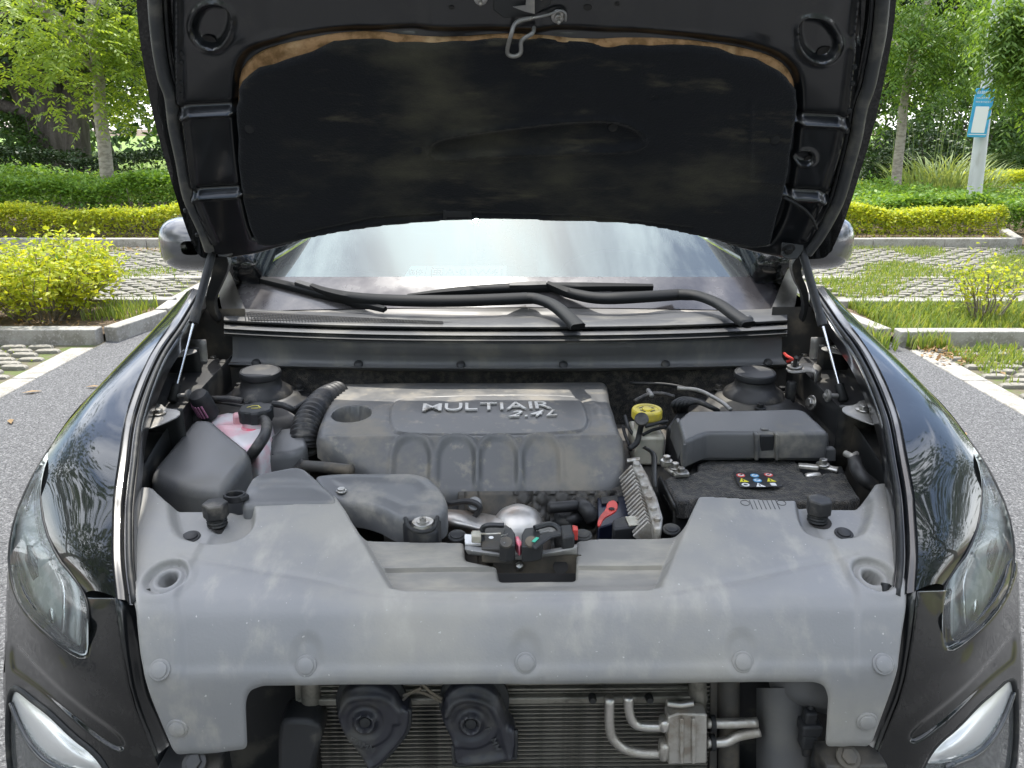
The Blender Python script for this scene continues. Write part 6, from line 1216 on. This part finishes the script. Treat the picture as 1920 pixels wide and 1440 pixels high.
part('hold_down', join(beam(C(1496, 873, z=.925), C(1535, 877, z=.925), .016, .010), beam(C(1532, 872, z=.925), C(1572, 882, z=.922), .018, .008)), 'alu', BT, bevel=.003); bolt('hold_down_bolt', C(1543, 871, z=.93), .009, .010, (0, 0, 1), 'bolt_steel', BT)
part('terminal_cover', box(C(1524, 890, z=.916), (.035, .012, .008), .2), 'alu', BT, bevel=.004)
# right hand brackets and lines
MB_ = part('mount_strap', loft([[C(u, v, z=z) for u, v, z in r] for r in ([(1474, 690, 1.02), (1490, 684, 1.02), (1520, 680, 1.02), (1540, 690, 1.015), (1536, 720, .98)], [(1478, 696, 1.02), (1494, 698, 1.02), (1522, 696, 1.02), (1530, 704, 1.012), (1526, 730, .97)])], 3, 2), 'bracket_steel', solid=.004)
bolt('strap_bolt', C(1490, 688, z=1.024), .011, .010, (0, 0, 1), 'bolt_steel', MB_, washer=1.8); part('strap_stud', tube([C(1490, 686, z=1.03), C(1493, 670, z=1.06)], .0055, n=8), 'steel_black', MB_)
part('rubber_plug', lathe([(.012, -.05), (.013, -.048), (.013, 0), (.010, .004), (0, .004)], C(1484, 718, z=.99), (0, 0, 1), 16), 'rubber', MB_); bolt('side_bolt', C(1522, 755, z=.96), .012, .008, (-1, -.2, .2), 'bolt_steel')
hose('heater_hose', [(1602, 862, .95), (1606, 878, .955), (1618, 896, .945), (1640, 912, .93)], .014); hose('side_line', [(1585, 850, .96), (1598, 856, .96), (1606, 852, .955)], .007, 'bracket_steel')
for pts in ([(1660, 880, .88), (1672, 870, .89), (1690, 872, .88)], [(1655, 900, .86), (1668, 888, .87), (1700, 890, .86)], [(1650, 850, .90), (1640, 842, .91), (1630, 838, .91)]): hose('side_hose', pts, .011, 'rubber')
bolt('panel_bolt', C(1643, 846, z=.93), .010, .006, (-.5, -.5, .7), 'steel_black'); bolt('panel_bolt', C(1672, 858, z=.92), .011, .006, (-.5, -.5, .7), 'steel_black')
part('red_cable', tube([C(u, v, z=z) for u, v, z in [(1470, 662, 1.03), (1476, 668, 1.035), (1486, 674, 1.03), (1476, 678, 1.02)]], .004, n=6, k=4), 'red_plastic', HS)
# ---------------------------------------------------------------- bonnet latch in the middle of the cover
ly = 1.245
def lz(u, v, z): return C(u, v, z=z)
LT = part('latch_support', loft([[lz(u, v, z) for u, v, z in r] for r in ([(872, 1022, .925), (905, 1026, .925), (975, 1036, .915), (1040, 1028, .925), (1082, 1020, .925)], [(872, 1030, .925), (905, 1036, .925), (975, 1042, .918), (1040, 1036, .925), (1082, 1026, .925)], [(878, 1040, .91), (920, 1044, .91), (975, 1050, .905), (1040, 1042, .91), (1082, 1040, .91)])], 4, 4), 'cover_plastic', solid=.004, smooth=60)
part('latch_pocket', grid([[lz(u, v, z) for u in (925, 975, 1030, 1090)] for v, z in ((1040, .908), (1055, .890), (1075, .868))]), 'steel_dusty', LT)
part('pocket_hole', lathe([(.013, 0), (.013, .001), (0, .0012)], lz(1051, 1063, .885), (0, -.7, .7), 20), 'fin_dark', LT); part('pocket_stud', lathe([(.009, -.004), (.006, .012), (0, .014)], lz(974, 1062, .888), (0, -.7, .7), 12), 'bolt_steel', LT)
part('white_tag', prism([lz(u, v, .915) for u, v in [(871, 1004), (902, 1006), (902, 1024), (872, 1022)]], (0, 0, .003)), 'white_print', LT)
LA = part('bonnet_latch', join(prism([lz(u, v, .93) for u, v in [(903, 1028), (903, 992), (915, 984), (950, 984), (958, 990), (962, 1030)]], (0, .003, -.03)),), 'steel_dusty', bevel=.002)
for nm, px, z, h, mt in [('latch_cheek', [(936, 1022), (940, 1008), (946, 992), (958, 988), (966, 1000), (966, 1022), (950, 1025)], .950, .03, 'steel_black'), ('latch_cheek', [(978, 1025), (978, 1002), (984, 990), (1000, 988), (1018, 1008), (1016, 1020), (1000, 1024)], .950, .03, 'steel_black'), ('release_lever', [(996, 1022), (1012, 1004), (1030, 996), (1050, 994), (1052, 1002), (1034, 1006), (1016, 1018), (1004, 1028)], .958, .005, 'dark_plastic'), ('latch_arm', [(1006, 990), (1036, 984), (1046, 990), (1044, 998), (1030, 994), (1012, 998)], .946, .012, 'bracket_steel'), ('cable_clip', [(884, 994), (902, 994), (902, 1006), (884, 1005)], .945, .014, 'reservoir_plastic'), ('hook_pawl', [(965, 1006), (972, 1004), (980, 1018), (974, 1024), (967, 1016)], .945, .02, 'coolant_pink')]: blk(nm, px, z, h, mt, LA, bevel=.002)
part('latch_frame', tube([lz(u, v, z) for u, v, z in [(904, 1018, .925), (904, 994, .945), (914, 985, .955), (945, 985, .955)]], .005, n=6, k=4), 'steel_black', LA); part('latch_frame', tube([lz(u, v, z) for u, v, z in [(1002, 990, .955), (1030, 983, .955), (1046, 990, .95), (1050, 1004, .94)]], .005, n=6, k=4), 'steel_black', LA)
part('pull_cable', tube([lz(u, v, z) for u, v, z in [(884, 1000, .94), (912, 1001, .945), (940, 1000, .95)]], .0022, n=6), 'bolt_steel', LA)
for u, v in ((949, 1018), (996, 1017)): part('pivot_rivet', lathe([(.011, 0), (.010, .004), (0, .006)], lz(u, v, .953), (0, -.5, .85), 16), 'steel_dusty', LA)
part('paint_mark', beam(lz(1000, 1016, .959), lz(1008, 1008, .959), .006, .001), 'green_paint', LA); part('spring', tube([lz(946+2*math.cos(k*.9)*3, 1002+k*.7, .952+.004*math.sin(k*.9)) for k in range(24)], .0014, n=5), 'bolt_steel', LA)
part('white_dot', lathe([(.0045, 0), (.004, .001), (0, .0012)], lz(921, 1008, .946), (0, 0, 1), 12), 'white_print', LA)
LC = blk('latch_switch', [(1050, 984), (1072, 982), (1078, 1004), (1054, 1008)], .95, .025, 'dark_plastic'); blk('switch_lock', [(1073, 984), (1083, 986), (1084, 994), (1074, 994)], .951, .02, 'red_plastic', LC, bevel=.001); part('switch_loom', tube([lz(u, v, z) for u, v, z in [(1062, 1006, .93), (1060, 1020, .90), (1064, 1035, .87)]], .008, n=8, k=3), 'rubber', LC)
# ---------------------------------------------------------------- condenser, horns, pipes below the cover
CY = 1.165
def cc(u, v, y=CY): return C(u, v, y=y)
CN = part('condenser', prism([cc(555, 1265), cc(1350, 1265), cc(1350, 1500), cc(555, 1500)], (0, .02, 0)), 'fin_dark')
zs = np.arange(.40, .735, .0088); x0_, x1_ = cc(600, 1360)[0], cc(1330, 1360)[0]; fm = None
for z_ in zs:
    if fm is None: o = part('condenser_tube', box(((x0_+x1_)/2, CY-.004, 0), (x1_-x0_, .014, .0026)), 'fin_alu', CN); fm = o; o.location = (0, 0, z_)
    else: o = fm.copy(); col.objects.link(o); o.location = (0, 0, z_)
nf = 0; V_ = []; Q_ = []
for z_ in zs[:-1]:
    xs = np.arange(x0_, x1_, .0022); n = len(xs)
    for k, x in enumerate(xs): V_ += [(x, CY-.003, z_+.0015), (x+.0011, CY-.003, z_+.0073), (x+.0013, CY+.004, z_+.0073), (x+.0002, CY+.004, z_+.0015)]; Q_.append([4*nf, 4*nf+1, 4*nf+2, 4*nf+3]); nf += 1
V_ = np.array(V_)-OFF; o = fastmesh('condenser_fins', V_, np.array(Q_), 'fin_alu', CN); o['kind'] = 'stuff'
part('header_bar', beam(cc(560, 1312, CY-.012), cc(1325, 1306, CY-.012), .018, .014), 'fin_alu', CN, bevel=.003); part('upper_bar', beam(cc(590, 1292, CY-.008), cc(1300, 1287, CY-.008), .012, .004), 'fin_alu', CN, bevel=.001)
for u in (1110, 1216, 700): part('bar_grommet', lathe([(.007, 0), (.007, .012), (.005, .016), (0, .016)], cc(u, 1306, CY-.018), (0, -1, .2), 12), 'rubber', CN)
for u, v0, v1, r in ((583, 1270, 1352, .0165), (1308, 1268, 1338, .0155), (1366, 1262, 1500, .019)): part('header_tank', tube([cc(u, v0, CY-.014), cc(u, (v0+v1)/2, CY-.014), cc(u, v1-6, CY-.014), cc(u, v1, CY-.014)], [r, r, r, r*.6], n=18), 'fin_alu' if r < .018 else 'steel_dusty', CN, smooth=50)
part('side_rail', beam(cc(560, 1265, CY-.012), cc(564, 1350, CY-.012), .010, .012), 'fin_alu', CN); part('side_rail', beam(cc(1338, 1265, CY-.012), cc(1336, 1480, CY-.012), .008, .012), 'steel_dusty', CN)
yp = CY-.045
for pts in ([(1143, 1308), (1143, 1360), (1150, 1385), (1172, 1404), (1205, 1412), (1250, 1413)], [(1178, 1306), (1180, 1335), (1190, 1356), (1212, 1362), (1250, 1362)], [(1325, 1356), (1370, 1356), (1420, 1354)], [(1325, 1393), (1360, 1391), (1385, 1380), (1425, 1372)]): part('refrigerant_pipe', tube([cc(u, v, yp) for u, v in pts], .0085, n=14, k=6), 'alu', CN, smooth=180)
part('pipe_stub', tube([cc(1250, 1318, yp), cc(1275, 1322, yp), cc(1300, 1318, yp)], .006, n=10), 'alu', CN)
VB = part('expansion_block', prism([cc(u, v, yp-.015) for u, v in [(1252, 1345), (1272, 1338), (1326, 1340), (1326, 1432), (1252, 1434)]], (0, .03, 0)), 'cast_alu', bevel=.003)
for u in (1278, 1300): part('block_rib', beam(cc(u, 1346, yp-.018), cc(u, 1430, yp-.018), .006, .006, (0, -1, 0)), 'cast_alu', VB, bevel=.001)
for u, v in ((1245, 1356), (1244, 1405)): part('pipe_flange', box(cc(u, v, yp-.006), (.016, .026, .036 if v > 1380 else .024)), 'alu', VB, bevel=.006)
for v in (1362, 1398): part('rubber_collar', tube([cc(1332, v-6, yp), cc(1340, v-6, yp)], .014, n=14), 'rubber', VB)
# horns
HF = Frame((0, 1.105, .66), (1, 0, 0), (0, .12, 1))
def horn(ol, hub, spiral, mouth, disc, txt, tpos, lb):
    o = chaikin([HF.px(u, v, .0) for u, v in ol], 2); hb = HF.px(*hub); sp_ = crom([HF.px(u, v) for u, v in spiral], 5); mo = np.array([HF.px(u, v) for u, v in mouth])
    def f(X, Y):
        r = np.hypot(X-hb[0], Y-hb[1]); h = .004*sstep((.052-r)/.008); d = pdist(X, Y, sp_, False)[0]
        h = h+.007*np.exp(-(d/.006)**2)+.008*np.exp(-((r-.0155)/.0035)**2)-.006*sstep((.011-r)/.004)-.004*np.exp(-((r-.026)/.006)**2)
        dm = pdist(X, Y, mo, False)[0]; return h+.010*np.exp(-(dm/.010)**2)
    hn = part('horn', relief(HF, o, .0025, f, skirt=.028, edge=.012), 'horn_plastic', smooth=60); hn['label'] = lb
    part('horn_diaphragm', lathe([(.056, -.035), (.060, -.03), (.060, -.022), (.054, -.018)], HF.P(HF.px(*disc), 0), HF.en, 36), 'rubber', hn)
    part('mouth_lip', tube([HF.P(q, -.002) for q in mo], .0042, n=7, k=4), 'dark_plastic', hn, smooth=180)
    part('hub_screw', lathe([(.010, -.004), (.009, .001), (0, .002)], HF.P(hb, .004), HF.en, 16), 'dark_plastic', hn)
    v_, f_ = text_mesh(txt, .016, .0004, bold=.0002); q = HF.px(*tpos); a_ = R(-68) if lb[0] == 's' else R(-28)
    part('lettering', place((v_, f_), HF.P(q, float(f(np.array([q[0]]), np.array([q[1]]))[0])+.0006), HF.ex*math.cos(a_)+HF.ey*math.sin(a_), -HF.ex*math.sin(a_)+HF.ey*math.cos(a_)), 'seal_rubber', hn, smooth=0, recalc=False)
horn([(629, 1339), (636, 1308), (655, 1289), (684, 1281), (716, 1286), (740, 1302), (752, 1324), (769, 1328), (768, 1363), (753, 1389), (708, 1438), (687, 1440), (674, 1423), (641, 1378)], (685, 1352), [(633, 1340), (648, 1312), (685, 1302), (722, 1310), (742, 1332), (744, 1352)], [(768, 1330), (766, 1362), (752, 1388), (706, 1438), (688, 1440)], (692, 1330), 'FIAMM', (680, 1394), 'black snail horn with its slanted mouth beside the black air guide')
horn([(826, 1332), (835, 1303), (859, 1285), (899, 1281), (933, 1301), (946, 1332), (954, 1361), (968, 1368), (966, 1413), (957, 1425), (863, 1436), (851, 1425), (850, 1397), (839, 1377), (827, 1353)], (883, 1355), [(836, 1338), (850, 1315), (882, 1306), (918, 1318), (936, 1346), (948, 1390), (955, 1416)], [(967, 1370), (966, 1412), (956, 1424), (863, 1435), (852, 1424), (850, 1398)], (888, 1330), 'FIAMM', (924, 1384), 'square mouthed black snail horn nearer the refrigerant pipes')
for pts in ([(756, 1312), (768, 1300), (790, 1290)], [(790, 1280), (806, 1296), (828, 1310)], [(756, 1304), (780, 1296), (806, 1304), (828, 1316)]): part('horn_lead', tube([cc(u, v, 1.12) for u, v in pts], .0028, n=6, k=4), 'steel_dusty', HS)
# black ducting and washer bottle either side of the condenser
part('air_guide', prism([cc(u, v, 1.10) for u, v in chaikin([(520, 1360), (535, 1350), (590, 1352), (603, 1372), (600, 1400), (590, 1425), (580, 1500), (520, 1500)], 1)], (0, .06, 0)), 'dark_plastic', bevel=.008)
part('side_air_guide', grid([[cc(u, v, y) for v in (1268, 1330, 1400, 1520)] for u, y in ((420, 1.16), (500, 1.19), (560, 1.21))]), 'dark_plastic'); part('side_air_guide', grid([[cc(u, v, y) for v in (1268, 1330, 1400, 1520)] for u, y in ((1385, 1.215), (1440, 1.20), (1600, 1.15))]), 'dark_plastic')
WB = part('washer_bottle', loft([[cc(u, v, y) for u, y in ((1418, 1.16), (1440, 1.115), (1475, 1.10), (1512, 1.115), (1524, 1.16))] for v in (1290, 1330, 1372, 1378, 1420, 1436, 1442)], 4, 1), 'box_plastic', smooth=180)
part('lamp_bucket', loft([[cc(u, v, y) for u, v, y in r] for r in ([(1440, 1268, 1.13), (1490, 1268, 1.09), (1550, 1268, 1.085)], [(1446, 1292, 1.13), (1490, 1310, 1.09), (1552, 1320, 1.085)], [(1470, 1306, 1.15), (1500, 1325, 1.12), (1552, 1340, 1.12)])], 4, 4), 'box_plastic', WB, smooth=180)
PC = part('pump_connector', join(box(cc(1518, 1362, 1.09), (.034, .03, .022)), box(cc(1518, 1345, 1.092), (.020, .02, .03)), box(cc(1514, 1385, 1.09), (.026, .024, .030))), 'dark_plastic', WB, bevel=.004)
part('pump_wire', tube([cc(1519, 1340, 1.092), cc(1520, 1318, 1.10), cc(1516, 1300, 1.12)], .005, n=8), 'rubber', WB); part('pump_nozzle', tube([cc(1512, 1392, 1.09), cc(1510, 1415, 1.09)], [.010, .006], n=10), 'hose_rubber', WB)
for u, v in ((365, 1430), (1590, 1420)):
    fb = part('beam_bracket', box(cc(u, v+14, 1.05), (.10, .06, .05)), 'steel_black', bevel=.004); bolt('beam_bolt', cc(u, v, 1.03), .013, .006, (0, -.6, .8), 'steel_black', fb, washer=1.5)
part('bumper_beam', loft([[V3(x, 1.02+.10*(x/.6)**2+dy, z) for x in np.linspace(-.62, .62, 9)] for z, dy in ((.40, .02), (.41, 0), (.47, 0), (.485, .02), (.485, .06))], 2, 1), 'steel_black', smooth=50)
part('lower_fascia', loft([[V3(x, .99+.16*(x/.62)**2+dy, z) for x in np.linspace(-.62, .62, 9)] for z, dy in ((.40, .0), (.34, -.01), (.24, .0), (.2, .03))], 2, 3), 'dark_plastic', smooth=180)
part('radiator_fan', box((0, 1.25, .60), (1.0, .05, .5)), 'fin_dark', bevel=.01)
